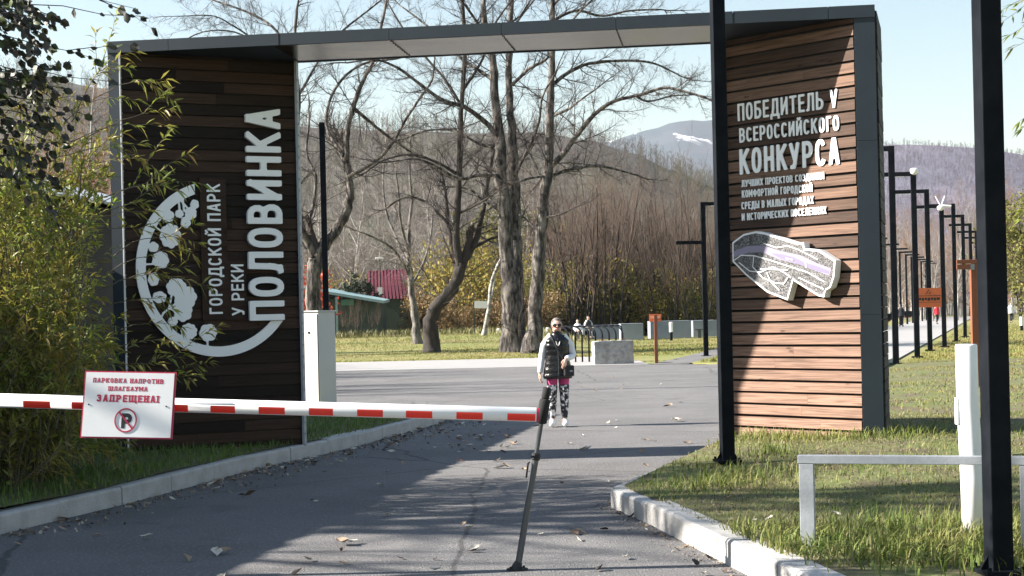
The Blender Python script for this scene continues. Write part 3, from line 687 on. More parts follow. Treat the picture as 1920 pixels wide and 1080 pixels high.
def mountain_mat():
    m = mat('mountain', (.030, .050, .062), 1.0, var=(.065, .070, .085), vscale=.0035, vamt=.9, detail=9)
    t = m.node_tree; n = t.nodes; L = t.links; p = n['Principled BSDF']; cur = p.inputs['Base Color'].links[0].from_socket
    tc = n.new('ShaderNodeTexCoord'); mp = n.new('ShaderNodeMapping'); mp.inputs['Scale'].default_value = (1, .35, 1)
    L.new(tc.outputs['Object'], mp.inputs[0])
    nz = n.new('ShaderNodeTexNoise'); nz.inputs['Scale'].default_value = .011; nz.inputs['Detail'].default_value = 6; nz.inputs['Distortion'].default_value = .8; L.new(mp.outputs[0], nz.inputs['Vector'])
    r = n.new('ShaderNodeMapRange'); r.inputs['From Min'].default_value = .60; r.inputs['From Max'].default_value = .635; L.new(nz.outputs['Fac'], r.inputs['Value'])
    s = n.new('ShaderNodeSeparateXYZ'); L.new(tc.outputs['Object'], s.inputs[0])
    h = n.new('ShaderNodeMapRange'); h.inputs['From Min'].default_value = 300; h.inputs['From Max'].default_value = 375; L.new(s.outputs['Z'], h.inputs['Value'])
    ml = n.new('ShaderNodeMath'); ml.operation = 'MULTIPLY'; L.new(r.outputs[0], ml.inputs[0]); L.new(h.outputs[0], ml.inputs[1])
    mx = n.new('ShaderNodeMix'); mx.data_type = 'RGBA'; L.new(ml.outputs[0], mx.inputs[0]); L.new(cur, mx.inputs[6]); mx.inputs[7].default_value = (.8, .8, .82, 1)
    L.new(mx.outputs[2], p.inputs['Base Color']); return m
hill('far_mountain', FAR, 1600, 3300, 1500, mountain_mat(), 16, nx=160)
PLT = [(-700, 420), (1200, 400), (1400, 330), (1560, 285), (1650, 272), (1700, 271), (1760, 273), (1820, 277), (1880, 284), (1940, 294), (2100, 310), (2700, 330)]
hill('plateau_hill', PLT, 700, 1500, 800, M['plateau'], 8)

# ------------------------------------------------------------------ barrier, sign, prop
B0, B1 = at(-60, 749.5, 9.95), at(1006, 777.5, 9.9)
boom = thing('boom_barrier', 'white boom barrier arm with red reflective dashes reaching across the road', 'barrier', (B0.x - .55, B0.y, 0))
bx = (B1 - B0).normalized(); by = Vector((-bx.y, bx.x, 0)).normalized(); bz = bx.cross(by)
BM = Matrix(((bx.x, by.x, bz.x, B0.x), (bx.y, by.y, bz.y, B0.y), (bx.z, by.z, bz.z, B0.z), (0, 0, 0, 1)))   # x along, y away, z up
BL = (B1 - B0).length; BRY, BRZ = .036, .0455
def oval(a): return BRY * math.cos(a), BRZ * math.sin(a)
def bput(o): o.matrix_world = BM; o.parent = boom; o.matrix_parent_inverse = Matrix.Translation(-boom.location); return o
b = MB(); n = 28
ring = [oval(2 * math.pi * i / n) for i in range(n)]
prof = [(-.45, 1), (BL - .004, 1), (BL, .96)]
b.add([(x, y * k, z * k) for x, k in prof for y, z in ring], [(j * n + i, j * n + (i + 1) % n, (j + 1) * n + (i + 1) % n, (j + 1) * n + i) for j in range(2) for i in range(n)] + [tuple(range(n))])
bput(b.build('arm', M['white'], smooth_=True))
e = MB(); e.add([(BL + .001, y * .99, z * .99) for y, z in ring] + [(BL + .018, y * .93, z * .93) for y, z in ring], [(i, (i + 1) % n, n + (i + 1) % n, n + i) for i in range(n)] + [tuple(range(n, 2 * n)), tuple(range(n))[::-1]])
bput(e.build('end_cap', M['signred']))
scale_px = BL / (1006 + 60)
for c0, c1 in [(-45, 2), (47, 98), (138, 190), (232, 264), (306, 356), (398, 444), (488, 537), (582, 627), (672, 720), (763, 812), (857, 906), (952, 1004)]:
    x0, x1 = (c0 + 60) * scale_px, (c1 + 60) * scale_px; d = MB(); k = 6
    arc = [R(180 - 8 + 66 * i / k) for i in range(k + 1)]
    vs = [((x0, x1)[s], oval(a)[0] * 1.035, oval(a)[1] * 1.035) for s in (0, 1) for a in arc]
    d.add(vs, [(i, i + 1, k + 2 + i, k + 1 + i) for i in range(k)])
    bput(d.build('reflective_dash', M['red']))
hb = MB().box(-.16, .16, -.14, .14, .0, 1.02); hb.box(-.175, .175, -.155, .155, 1.022, 1.06)
o = hb.build('drive_cabinet', M['cabinet'], boom, bevel=.01)
sb = MB().box(-.13, .15, -.06, .06, -.07, .07); sb.v = [(x - .36, y, z) for x, y, z in sb.v]; bput(sb.build('arm_clamp', M['blackmetal']))

SD = 9.84
c00, c10, c01 = at(149, 820.5, SD - .05), at(326, 823.5, SD - .05), at(152, 695, SD + .045)
c11 = at(328.5, 699, SD + .045)     # leans back
sx = (c10 - c00).normalized(); c01 = c01 + Vector((.03, 0, 0)); W_ = ((c10 - c00).length + (c11 - c01).length) / 2; sz = (c01 - c00); sz = (sz - sx * sz.dot(sx)).normalized(); H_ = (c01 - c00).length
sn = sx.cross(sz); cen = (c00 + c10 + c01 + c11) / 4; s0 = cen - sx * W_ / 2 - sz * H_ / 2
if sn.y > 0: sn = -sn
SM = Matrix(((sx.x, sz.x, sn.x, s0.x), (sx.y, sz.y, sn.y, s0.y), (sx.z, sz.z, sn.z, s0.z), (0, 0, 0, 1)))
sign = thing('no_parking_sign', 'white no parking notice with red border and red lettering screwed to the barrier arm', 'sign', s0 + sx * W_ / 2)
def sput(o, m=None): o.matrix_world = m if m is not None else SM; o.parent = sign; o.matrix_parent_inverse = Matrix.Translation(-sign.location); return o
sput(MB().box(0, W_, 0, H_, -.006, 0).build('red_edge', M['signred']))
g_ = .009
sput(MB().box(g_, W_ - g_ - .004, g_, H_ - g_, .0005, .003).build('board', M['white']))
def sp(x, y):                      # enlarged-photo pixel -> board
    d = at(120 + x / 6.75, 680 + y / 6.75, 1.0) - Vector((0, 0, CAMZ)); o = Vector((0, 0, CAMZ)); q = o + d * ((s0 - o).dot(sn) / d.dot(sn)) - s0; return q.dot(sx), q.dot(sz)
for s, a, c, cp, t in [('ПАРКОВКА НАПРОТИВ', (368, 250), (1258, 270), 190, .10), ('ШЛАГБАУМА', (560, 358), (1055, 365), 300, .10), ('ЗАПРЕЩЕНА!', (410, 492), (1195, 510), 400, .118)]:
    (x0, z0), (x1, z1) = sp(*a), sp(*c); cap = sp(a[0], cp)[1] - z0
    o = sput(link('lettering', lettering('lettering', s, x0, x1, cap, .0008, t, .22, serif=True, step=cap / 20), M['signred']), SM @ Matrix.Translation((0, z0, .0032)) @ Matrix.Rotation(math.atan2(z1 - z0, x1 - x0), 4, 'Z')); o['label'] = 'red slab lettering reading ' + s
(cx_, cz_), r_ = sp(782, 731), (sp(925, 731)[0] - sp(640, 731)[0]) / 2
ry_ = (sp(782, 577)[1] - sp(782, 886)[1]) / 2
pm = lettering('letter_symbol', 'P', cx_ - r_ * .38, cx_ + r_ * .56, ry_ * 1.24, .0008, .125)
o = sput(link('letter_symbol', pm, M['black']), SM @ Matrix.Translation((0, cz_ - ry_ * .66, .0032)))
def prohib(X, Y):
    q = np.sqrt(((X - cx_) / r_) ** 2 + ((Y - cz_) / ry_) ** 2)
    return np.minimum(np.maximum((q - 1) * r_, (.88 - q) * r_), d_box(X, Y, cx_ - r_ * .64, cz_ + ry_ * .69, cx_ + r_ * .64, cz_ - ry_ * .69, r_ * .075, 0))
o = sput(link('prohibition_ring', field_mesh('prohibition_ring', prohib, cx_ - r_ * 1.05, cx_ + r_ * 1.05, cz_ - ry_ * 1.05, cz_ + ry_ * 1.05, r_ / 26, .0016), M['signred']), SM @ Matrix.Translation((0, 0, .0042)))
for x, y in ((315, 529), (1296, 555)):
    p = sp(x, y); d = MB(); d.prism([(p[0] + .005 * math.cos(i * math.pi / 4), p[1] + .005 * math.sin(i * math.pi / 4)) for i in range(8)], lambda x, y: Vector((x, y, .003)), lambda x, y: Vector((x, y, .006)))
    sput(d.build('screw', M['blackmetal']))

foot = on(970, 1069); topp = at(1026, 726, foot.y + .02)
prop = thing('barrier_prop', 'slanting dark grey telescopic leg with black foam head catching the barrier end', 'prop', foot)
pd = (topp - foot); PLn = pd.length; pdn = pd.normalized()
def along(t): return pdn * (PLn * t)
MB().tube([along(.02), along(.615)], .0215, 14).build('lower_tube', M['propmetal'], prop, smooth_=False)
MB().tube([along(.60), along(.86)], .0145, 12).build('upper_tube', M['propmetal'], prop)
cb = MB().tube([along(.60), along(.605), along(.635), along(.64)], [.022, .029, .029, .022], 12); cb.tube([along(.62) + Vector((.02, -.03, 0)), along(.62) + Vector((-.03, -.045, .004))], .008, 6); cb.build('clamp_collar', M['black'], prop)
MB().tube([along(.59) + Vector((-.035, -.01, 0)), along(.595) + Vector((-.045, -.02, -.01)), along(.55) + Vector((-.05, -.02, -.05))], .006, 8).build('clamp_lever', M['black'], prop)
MB().tube([along(.80), along(.805), along(.925), along(.935)], [.02, .034, .036, .03], 14).build('foam_head', M['foam'], prop, smooth_=True)
MB().tube([along(.936), along(.945), along(.995), along(1.0)], [.024, .027, .026, .018], 14).build('foam_tip', M['foam'], prop, smooth_=True)
MB().tube([along(.79) + Vector((-.05, 0, 0)), along(.795) + Vector((-.01, 0, 0))], .006, 8).build('hook_pin', M['propmetal'], prop)
fp = MB()
fp.prism([(.07 * math.cos(i * math.pi / 5), .05 * math.sin(i * math.pi / 5)) for i in range(10)], lambda x, y: Vector((x, y, .0)), lambda x, y: Vector((x, y, .012)))
fp.tube([(0, 0, .012), (0, 0, .03), along(.045)], [.045, .032, .024], 10)
for i in range(4): fp.tube([(.052 * math.cos(i * 1.57 + .6), .036 * math.sin(i * 1.57 + .6), .01), (.052 * math.cos(i * 1.57 + .6), .036 * math.sin(i * 1.57 + .6), .026)], .008, 6)
fp.build('foot_plate', M['black'], prop)

# ------------------------------------------------------------------ poles, lamps, rail, bollard
def near_pole(px, py, z, wd, label, H=6.0, yaw=.35):
    p = on(px, py, z); t = thing('lamp_post', label, 'lamp post', p, yaw); h = wd / 2
    MB().box(-h, h, -h, h, -.15, H).build('post', M['blackmetal'], t, bevel=.006)
    bp = MB().box(-h * 1.9, h * 1.9, -h * 1.9, h * 1.9, .0, .022)
    for a in (-1, 1):
        for c in (-1, 1): bp.tube([(a * h * 1.55, c * h * 1.55, .02), (a * h * 1.55, c * h * 1.55, .045)], .012, 6)
        bp.add([(a * h, -.006, .02), (a * h * 1.8, -.006, .02), (a * h, -.006, .10), (a * h, .006, .02), (a * h * 1.8, .006, .02), (a * h, .006, .10)], [(0, 1, 2), (3, 5, 4), (0, 3, 4, 1), (1, 4, 5, 2), (0, 2, 5, 3)])
    bp.build('base_flange', M['blackmetal'], t)
    MB().box(-h - 1.0, -h, -.05, .05, H - .10, H - .01).build('arm', M['blackmetal'], t, bevel=.004)
    MB().box(-h - .95, -h - .25, -.04, .04, H - .118, H - .102).build('light_panel', M['white'], t)
    return t
near_pole(1364, 866, .235, .118, 'tall black square steel post on the grass edge before the sunlit gate pylon', yaw=.12)
near_pole(1873, 1074, .165, .122, 'nearest tall black square steel post beside the white pipe at the right', yaw=.12)

rp0, rp1 = on(1516, 1026, .165), on(1930, 1036, .165)
rail = thing('low_rail', 'low grey painted steel rail on square posts in the grass', 'fence', rp0)
d = Vector((rp1.x - rp0.x, rp1.y - rp0.y, 0)); dl = d.length; ang = math.atan2(d.y, d.x)
rail.rotation_euler = (0, 0, ang)
zt = at(1510, 853, rp0.y).z - .165
MB().box(-.052, dl * 2 + .05, -.03, .03, zt - .052, zt).build('top_rail', M['greysteel'], rail, bevel=.004)
for k in range(3): MB().box(k * dl - .045, k * dl + .045, -.028, .028, -.1, zt - .0535).build('post', M['greysteel'], rail, bevel=.004)

wp = on(1826, 1003, .165); hp = at(1822, 645, wp.y).z - .165
pipe = thing('white_bollard', 'thick white painted pipe post behind the nearest black post', 'bollard', wp)
b = MB(); b.tube([(0, 0, -.1), (-.005, 0, hp * .3), (-.02, 0, hp * .7), (-.022, 0, hp - .012), (-.022, 0, hp)], [.071, .071, .069, .069, .064], 24)
b.build('pipe', M['white'], pipe, smooth_=True)
b = MB().box(-.098, -.084, -.03, .03, hp * .58, hp * .72); b.build('junction_box', M['white'], pipe, bevel=.004)

sg = on(1828, 700, .03); sg = at(1828, 640, 26.0)
post = thing('finger_post', 'brown wooden finger post with two short boards behind the white pipe', 'sign post', (sg.x, 26.0, .12))
hz = at(1828, 488, 26).z - .12
MB().box(-.055, .055, -.05, .05, -.05, hz - .02).build('post', M['brownwood'], post, bevel=.005)
MB().box(-.30, .04, -.085, -.055, hz - .055, hz + .012).build('board', M['brownwood'], post, bevel=.004)
MB().box(-.30, -.07, -.085, -.055, hz - .15, hz - .065).build('board', M['brownwood'], post, bevel=.004)
MB().box(-.12, .0, -.072, -.051, hz - .16, hz - .06).build('bracket', M['greysteel'], post)

# path lamps
def lamp(loc, yaw, H=6.05, arm=1.05):
    t = thing('path_lamp', '', 'lamp post', loc, yaw)
    MB().box(-.08, .08, -.06, .06, -.1, H).build('post', M['blackmetal'], t)
    MB().box(-.08 - arm, -.081, -.05, .05, H - .14, H - .002).build('arm', M['blackmetal'], t)
    MB().box(-.05 - arm, -.30, -.04, .04, H - .16, H - .142).build('light_panel', M['white'], t)
    MB().box(-.16, .16, -.13, .13, -.02, .03).build('base_plate', M['blackmetal'], t)
    return t
LG = 'square black lamps lining the park path'
rbase = [(1680, 683), (1720, 669.5), (1744, 657), (1771, 650)]
rl = []
for px, py in rbase:
    p = on(px, py, .02); rl.append(p)
src = None; lamps = []
dirp = (rl[3] - rl[0]) / 3
names4 = ['black path lamp nearest the gate pylon with its arm over the path', 'second black path lamp with a white dome camera at its top', 'third black path lamp standing behind the orange notice', 'fourth black path lamp with a forked white antenna on top']
far_r = [rl[3] + Vector((.34, 1, 0)) * 8.5 * (k + 1) for k in range(8)]
far_l = [Vector((6.0 + .313 * (D - 44.6) - .8 + .012 * (D - 44.6), D, 0)) for D in [61, 70, 80, 90, 100, 110] + [119 + 7.3 * k for k in range(9)]]
tops = [(1655, 274), (1706, 322), (1736, 355), (1765, 384)]
for k, p in enumerate(rl + far_r + far_l):
    right = k < len(rl) + len(far_r)
    if src is None: t = src = lamp(p, 0)
    else: t = copy_tree(src)
    t.location = p; t.rotation_euler = (0, 0, -.10 if right else math.pi - .2)
    if k < 4: t['label'] = names4[k]; t['group'] = LG; t.scale = (1, 1, (at(*tops[k], p.y).z - p.z) / 6.05)
    else: t['label'] = 'distant black square lamp on the far stretch of the park path'; t['group'] = 'distant lamps along the path'
def cam_part(par, at_, m='white'):
    b = MB(); b.tube([(0, 0, -.16), (0, 0, -.10), (0, 0, .02), (0, 0, .05)], [.05, .12, .13, .09], 12); o = b.build('dome_camera', M['white'], None, smooth_=True); o.parent = par; o.location = at_
lamps_ = [o for o in col.objects if o.name.startswith('path_lamp')]
cam_part(lamps_[1], (.02, -.1, 6.1))
cam_part(lamps_[3], (-.05, -.1, 5.95))
a_ = MB(); a_.tube([(-.05, -.1, 6.0), (-.24, -.1, 6.42)], .022, 6); a_.tube([(-.03, -.1, 6.0), (.12, -.1, 6.42)], .022, 6); a_.tube([(.0, -.12, 6.0), (.34, -.12, 5.97)], .055, 8)
a_.build('antenna', M['white'], lamps_[3])
for k in (9, 12, 24): cam_part(lamps_[k], (-.5, -.1, 5.85))
pl = on(1324, 668, .0)
lm = copy_tree(src); lm.location = pl; lm.rotation_euler = (0, 0, math.pi + .1); lm['label'] = 'black square lamp on the grass edge of the lot, left of the path'; lm['group'] = LG
lm.scale = (1, 1, (at(1317, 379, pl.y).z) / 6.05)
MB().box(.081, 1.0, -.05, .05, 4.40, 4.54).build('lower_arm', M['blackmetal'], lm)
p0 = at(611, 560, 33.0); pz = at(607, 230, 33.0).z
lm = copy_tree(src); lm.location = (p0.x, 33.0, .0); lm.rotation_euler = (0, 0, math.pi + 1.66); lm['label'] = 'black square lamp rising behind the grey electrical cabinet'; lm['group'] = LG; lm.scale = (1, 1, pz / 6.05)

# notice on the third lamp
q = rl[2]; nc = at(1743, 558, q.y - .2); hw, hh = .42 , .34
nt_ = thing('orange_notice', 'orange notice board with black marks fixed to the third path lamp', 'sign', nc)
MB().box(-hw, hw, -.012, .012, -hh, hh).build('board', M['orange'], nt_)
nt_.scale = (1, 1, 1)
m_ = MB()
m_.box(-hw * .95, hw * .95, -.016, -.0125, .055, .075); m_.box(-hw * .95, hw * .95, -.016, -.0125, -.17, -.155)
for i, (a, b_) in enumerate([(-.38, -.30), (-.28, -.2), (-.18, -.1), (-.08, .02), (.04, .12), (.14, .22), (.24, .36)]): m_.box(a, b_, -.016, -.0125, -.09 - .02 * (i % 2), .0)
m_.tube([(-.14, -.015, .12), (-.02, -.015, .28)], .018, 4); m_.tube([(-.02, -.015, .12), (.04, -.015, .2)], .018, 4)
m_.build('black_marks', M['black'], nt_)

# small orange sign on a post near the concrete block
sp_ = on(1231, 681, .01)
st = thing('path_sign', 'small orange sign on a brown post beside the concrete block', 'sign', sp_)
zt = at(1230, 590, sp_.y).z
MB().box(-.05, .05, -.05, .05, -.05, zt - .02).build('post', M['brownwood'], st)
MB().box(-.19, .19, -.085, -.052, zt - .22, zt + .01).build('board', M['orange'], st, rot=(R(-6), 0, 0))
MB().box(-.155, .155, -.0905, -.088, zt - .13, zt - .05).build('pale_marks', mat('pale_mark', (.62, .30, .16)), st, rot=(R(-6), 0, 0))

# cabinet behind the dark pylon
cb_ = at(588, 775, 26.5); zc = at(590, 585, 26.5).z
ct = thing('electrical_cabinet', 'tall pale grey metal electrical cabinet behind the dark gate pylon', 'cabinet', (at(598, 700, 26.5).x, 26.5, .10), R(-38))
Hc = zc - .10; wx = .215
b = MB().box(-wx - .02, wx, -.20, .20, 0, Hc); b.build('housing', M['cabinet'], ct, bevel=.006)
MB().box(-wx + .02, wx - .02, -.214, -.2015, .08, Hc - .03).build('door', M['cabinet'], ct, bevel=.003)
MB().box(-wx - .04, wx + .02, -.225, .22, Hc + .001, Hc + .022).build('roof_cap', M['cabinet'], ct, bevel=.003)
MB().box(-.02, .02, -.226, -.2155, Hc * .78, Hc * .80).build('lock', M['blackmetal'], ct)

# concrete block, bike rack, low walls
cbk = on(1150, 683, .0); ck = thing('concrete_block', 'weathered rough concrete block at the edge of the lot', 'concrete block', (cbk.x, cbk.y + .3, 0), R(6))
bm = bmesh.new(); bmesh.ops.create_cube(bm, size=1); bmesh.ops.subdivide_edges(bm, edges=bm.edges, cuts=7, use_grid_fill=True)
hk = at(1150, 639, cbk.y).z; rk = random.Random(2)
for v in bm.verts:
    v.co = Vector((v.co.x * 1.24, v.co.y * .62, (v.co.z + .5) * hk)) + Vector((rk.uniform(-.014, .014), rk.uniform(-.014, .014), rk.uniform(-.012, .012)))
    if v.co.z > hk * .95 and abs(v.co.x) > .55: v.co.z -= rk.uniform(0, .05); v.co.x *= .985
me = bpy.data.meshes.new('block_body'); bm.to_mesh(me); bm.free(); link('block_body', me, M['concrete'], ck)
lp = MB()
for sx_ in (-.35, .35): lp.tube([(sx_ - .06, 0, hk - .02), (sx_ - .05, 0, hk + .06), (sx_ + .05, 0, hk + .06), (sx_ + .06, 0, hk - .02)], .012, 6)
lp.build('lifting_loop', M['brownwood'], ck)

br = at(1112, 660, 52.0); rackz = .0
rk_ = thing('bicycle_rack', 'dark steel bicycle rack with a row of curved hoops behind the woman', 'bike rack', (br.x - .1, 52.0, .006), R(0))
hr = at(1112, 613.5, 52).z
MB().tube([(-.95, .25, hr + .03), (.98, .25, hr + .03), (1.07, .25, hr), (1.1, .25, hr - .12), (1.1, .25, 0)], .028, 8).build('top_rail', M['blackmetal'], rk_, smooth_=True)
for k in range(9):
    x = -.92 + k * .215 * 1.05; h = MB(); rr_ = .16
    pts = [(x + .18, -.55, 0), (x + .18, -.55, hr - .28)] + [(x + .18 - .17 * (1 - math.cos(R(a))), -.55 + .8 * (1 - math.cos(R(a))) * .5, hr - .28 + .28 * math.sin(R(a))) for a in (20, 45, 70, 90)] + [(x - .02, .25, hr + .03)]
    h.tube(pts, .028, 7); h.build('hoop', M['blackmetal'], rk_, smooth_=True)
def low_wall(x0, x1, ytop, D, depth, label, table=False):
    a, c = at(x0, ytop, D), at(x1, ytop, D); z = rise(a.x, D) - .03
    t = thing('planter_wall', label, 'low wall', ((a.x + c.x) / 2, D, z)); hwid = (c.x - a.x) / 2; h = a.z - z
    MB().box(-hwid, hwid, 0, depth, -.1, h).build('wall_body', M['bluegrey'], t, bevel=.02)
    MB().box(-hwid - .015, hwid + .015, -.02, depth + .02, h + .002, h + .03).build('coping', M['bluegrey'], t)
    return t
low_wall(1112, 1166, 611, 94, 2.4, 'long low blue grey concrete wall behind the bicycle rack')
low_wall(1164, 1206, 608, 90, 1.6, 'blue grey concrete wall where two visitors in white sit')
low_wall(1219, 1296, 603.5, 92, 1.8, 'widest blue grey concrete wall right of the small orange sign')
low_wall(1299, 1344, 602, 96, 2.2, 'blue grey concrete wall behind the lamp on the lot edge')
tb = at(1311, 617, 91); tz = rise(tb.x, 91) - .03
tt = thing('stone_table', 'small dark table between the two right concrete walls', 'table', (tb.x, 91, tz))
MB().box(-.30, .30, -.3, .3, tb.z - tz - .06, tb.z - tz + .02).build('table_top', M['propmetal'], tt); MB().box(-.1, .1, -.1, .1, 0, tb.z - tz - .062).build('leg', M['propmetal'], tt)
def bollard(px, ptop, D, hgt, label):
    p = at(px, ptop, D); z = p.z - hgt; t = thing('light_bollard', label, 'bollard', (p.x, D, z), group='small white bollards in the park')
    MB().tube([(0, 0, -.3), (0, 0, hgt * .45)], .085, 10).build('base', M['blackmetal'], t)
    MB().tube([(0, 0, hgt * .451), (0, 0, hgt - .02), (0, 0, hgt)], [.11, .11, .08], 10).build('lamp_head', M['white'], t)
bollard(1258, 604, 86, 1.0, 'small white topped bollard before the widest concrete wall')
bollard(1027, 614, 92, 1.1, 'small white bollard beside the twin trunked tree')
bollard(935, 616, 88, .8, 'small white bollard left of the twin trunked tree')
bollard(1093, 610, 100, 1.1, 'small white bollard just right of the woman')
bollard(1915, 594, 92, .95, 'small white topped bollard on the lawn at the right edge')

# benches along the path
def bench(loc, rz):
    t = thing('path_bench', '', 'bench', loc, rz)
    for s in (-.75, .75): MB().box(s - .09, s + .09, -.28, .30, 0, .43).build('leg', M['concrete'], t)
    MB().box(-1.0, 1.0, -.32, .28, .432, .50).build('seat', M['brownwood'], t)
    MB().box(-1.0, 1.0, .22, .28, .502, 1.0).build('backrest', M['blackmetal'], t)
    return t
bs = None
for k, (D, off, lab) in enumerate([(110, .4, 'dark park bench with a high back nearest along the left side of the path'), (118, .8, 'second dark park bench along the left side of the path'), (127, .8, 'third dark park bench along the left side of the path, left of the orange notice'),
                                    (150, .9, 'far dark park bench along the path, right of the fourth lamp'), (172, 1.2, 'farthest dark park bench near the end of the path')]):
    loc = (5.7 + .312 * (D - 44.6) - off, D, .0); rz = R(-90 - 17 + 180 + 100)
    if bs is None: t = bs = bench(loc, rz)
    else: t = copy_tree(bs)
    t.location = loc; t.rotation_euler = (0, 0, rz); t['label'] = lab; t['group'] = 'benches beside the park path'

# ------------------------------------------------------------------ sheds and houses
# ribbed shed at the left: eave runs beside the road and throws the big shade over it
ex = lambda D: -7.75 + .175 * (D - 10)
sh = thing('ribbed_shed', 'long low shed of dark ribbed sheeting under a pale corrugated roof behind the willow', 'shed', (ex(14) - 2.5, 14, 0))
inv = Matrix.Translation(-sh.location)
def hput(o, par, iv): o.matrix_world = Matrix.Identity(4); o.parent = par; o.matrix_parent_inverse = iv; return o
b = MB(); E = 3.38; Dn, Df = 3.0, 24.7
wl = [(ex(Dn) - .35, Dn), (ex(Df) - .35, Df - .3), (ex(Df) - 5.6, Df + .6), (ex(Dn) - 5.6, Dn + .9)]
b.prism(wl, lambda x, y: Vector((x, y, -.1)), lambda x, y: Vector((x, y, E - .06)))
D = Dn + .1
while D < Df - .35:
    x = ex(D) - .348; b.box(x - .02, x + .03, D, D + .055, 0, E - .08); D += .16
D = 0
while D < 5.0:
    x, y = ex(Df) - .4 - D, Df - .3 + D * .9 / 5.25; b.box(x - .055, x, y - .02, y + .028, 0, E - .08); D += .16
hput(b.build('wall', M['ribwall']), sh, inv)
b = MB(); RH = 4.15
nn_ = 90
for side in (0, 1):
    vs = []
    for i in range(nn_ + 1):
        D = Dn - .3 + (Df - Dn + .7) * i / nn_; zz = .022 * math.sin(i * math.pi * .9)
        a = Vector((ex(D), D, E + zz)); r_ = Vector((ex(D) - 3.0, D + .3, RH + zz)); l_ = Vector((ex(D) - 6.0, D + .6, E + zz))
        vs += [a, r_] if side == 0 else [r_ - Vector((.004, 0, 0)), l_]
    b.add(vs, [(2 * i, 2 * i + 1, 2 * i + 3, 2 * i + 2) for i in range(nn_)])
o = hput(b.build('roof', M['corrugated']), sh, inv); so_ = o.modifiers.new('thick', 'SOLIDIFY'); so_.thickness = .04
b = MB().add([Vector((ex(Df) - .36, Df - .29, E - .055)), Vector((ex(Df) - 3.0, Df + .1, RH - .05)), Vector((ex(Df) - 5.6, Df + .61, E - .055))], [(0, 1, 2)])
hput(b.build('gable', M['ribwall']), sh, inv)

# teal roofed shed
sp0 = at(600, 620, 92); zb = rise(sp0.x, 92) - .05
ts = thing('green_shed', 'small dark green shed under a pale teal lean to roof left of the crooked tree', 'shed', (at(660, 600, 92).x, 92, zb)); iv = Matrix.Translation(-ts.location)
P = lambda x, y, d=92: at(x, y, d)
b = MB(); l, r_ = P(575, 556), P(716, 569)
b.add([Vector((l.x, 92, zb - .2)), Vector((r_.x, 92, zb - .2)), Vector((r_.x, 92, r_.z)), Vector((l.x, 92, l.z)), Vector((l.x, 95, zb - .2)), Vector((r_.x, 95, zb - .2)), Vector((r_.x, 95, r_.z)), Vector((l.x, 95, l.z))], [(0, 1, 2, 3), (5, 4, 7, 6), (1, 5, 6, 2), (4, 0, 3, 7), (3, 2, 6, 7)])
hput(b.build('wall', M['darkgreen']), ts, iv)
b = MB(); l, r_ = P(565, 543), P(722, 569)
vs = [Vector((l.x, 91.2, l.z)), Vector((r_.x, 91.2, r_.z)), Vector((r_.x, 95.4, r_.z + .12)), Vector((l.x, 95.4, l.z + .22))]
b.add(vs + [v + Vector((0, 0, .16)) for v in vs], [(3, 2, 1, 0), (4, 5, 6, 7), (0, 1, 5, 4), (1, 2, 6, 5), (2, 3, 7, 6), (3, 0, 4, 7)]); hput(b.build('roof', M['paleteal']), ts, iv)
b = MB(); q = P(634, 600); b.box(q.x - .06, q.x + .06, 91.3, 91.42, zb - .2, P(634, 556).z - .02); hput(b.build('post', M['paleteal']), ts, iv)
b = MB(); l, r_ = P(640, 562), P(664, 572); b.box(l.x, r_.x, 91.93, 91.99, r_.z, l.z); hput(b.build('teal_panel', M['teal']), ts, iv)
# maroon house
mh = thing('maroon_house', 'maroon sheet metal house roof showing between the trees', 'house', (at(728, 600, 125).x, 127, rise(-10, 125))); iv = Matrix.Translation(-mh.location)
a, c, d_, e_ = at(690, 508, 126.5), at(775, 504, 126.5), at(785, 561, 123), at(690, 560, 123)
b = MB().add([e_, d_, c, a], [(0, 1, 2, 3)]); n = 14
for i in range(n):
    t0 = (i + .5) / n; p0, p1 = e_.lerp(d_, t0), a.lerp(c, t0); b.tube([p0 + Vector((0, -.03, .02)), p1 + Vector((0, -.03, .02))], .035, 4)
bk = [c + Vector((0, 3.5, -2.4)), a + Vector((0, 3.5, -2.4))]; b.add([a, c] + bk, [(0, 1, 2, 3)])
hput(b.build('roof', M['maroon'], ), mh, iv)
b = MB().box(e_.x + .1, d_.x - .1, 123.3, 129.6, -.1, e_.z - .02); hput(b.build('wall', M['darkgreen']), mh, iv)
# thin street lamp before it
q = at(713, 565, 104); qz = rise(q.x, 104)
sl_ = thing('street_lamp', 'thin street lamp with a white head and a white meter box before the maroon house', 'street lamp', (q.x, 104, qz)); ht = at(713, 486, 104).z - qz
MB().tube([(0, 0, -.1), (0, 0, ht)], .055, 8).build('post', M['propmetal'], sl_)
MB().box(-.28, .28, -.12, .12, ht + .001, ht + .12).build('lamp_head', M['white'], sl_, bevel=.02); zz = at(713, 545, 104).z - qz; MB().box(-.17, .17, -.16, -.06, zz - .25, zz + .22).build('meter_box', M['white'], sl_)
# white hanging board
q = at(899, 571, 84); qz = rise(q.x, 84)
hs = thing('white_board', 'plain white board on two stakes under the leaning birch', 'sign', (q.x, 84, qz))
MB().box(-.36, .36, -.03, 0, q.z - qz - .20, q.z - qz + .19).build('panel', M['white'], hs, rot=(0, R(3), 0))
for s in (-.3, .3): MB().box(s - .025, s + .025, .002, .05, -.2, q.z - qz + .15).build('stake', M['darkgreen'], hs)

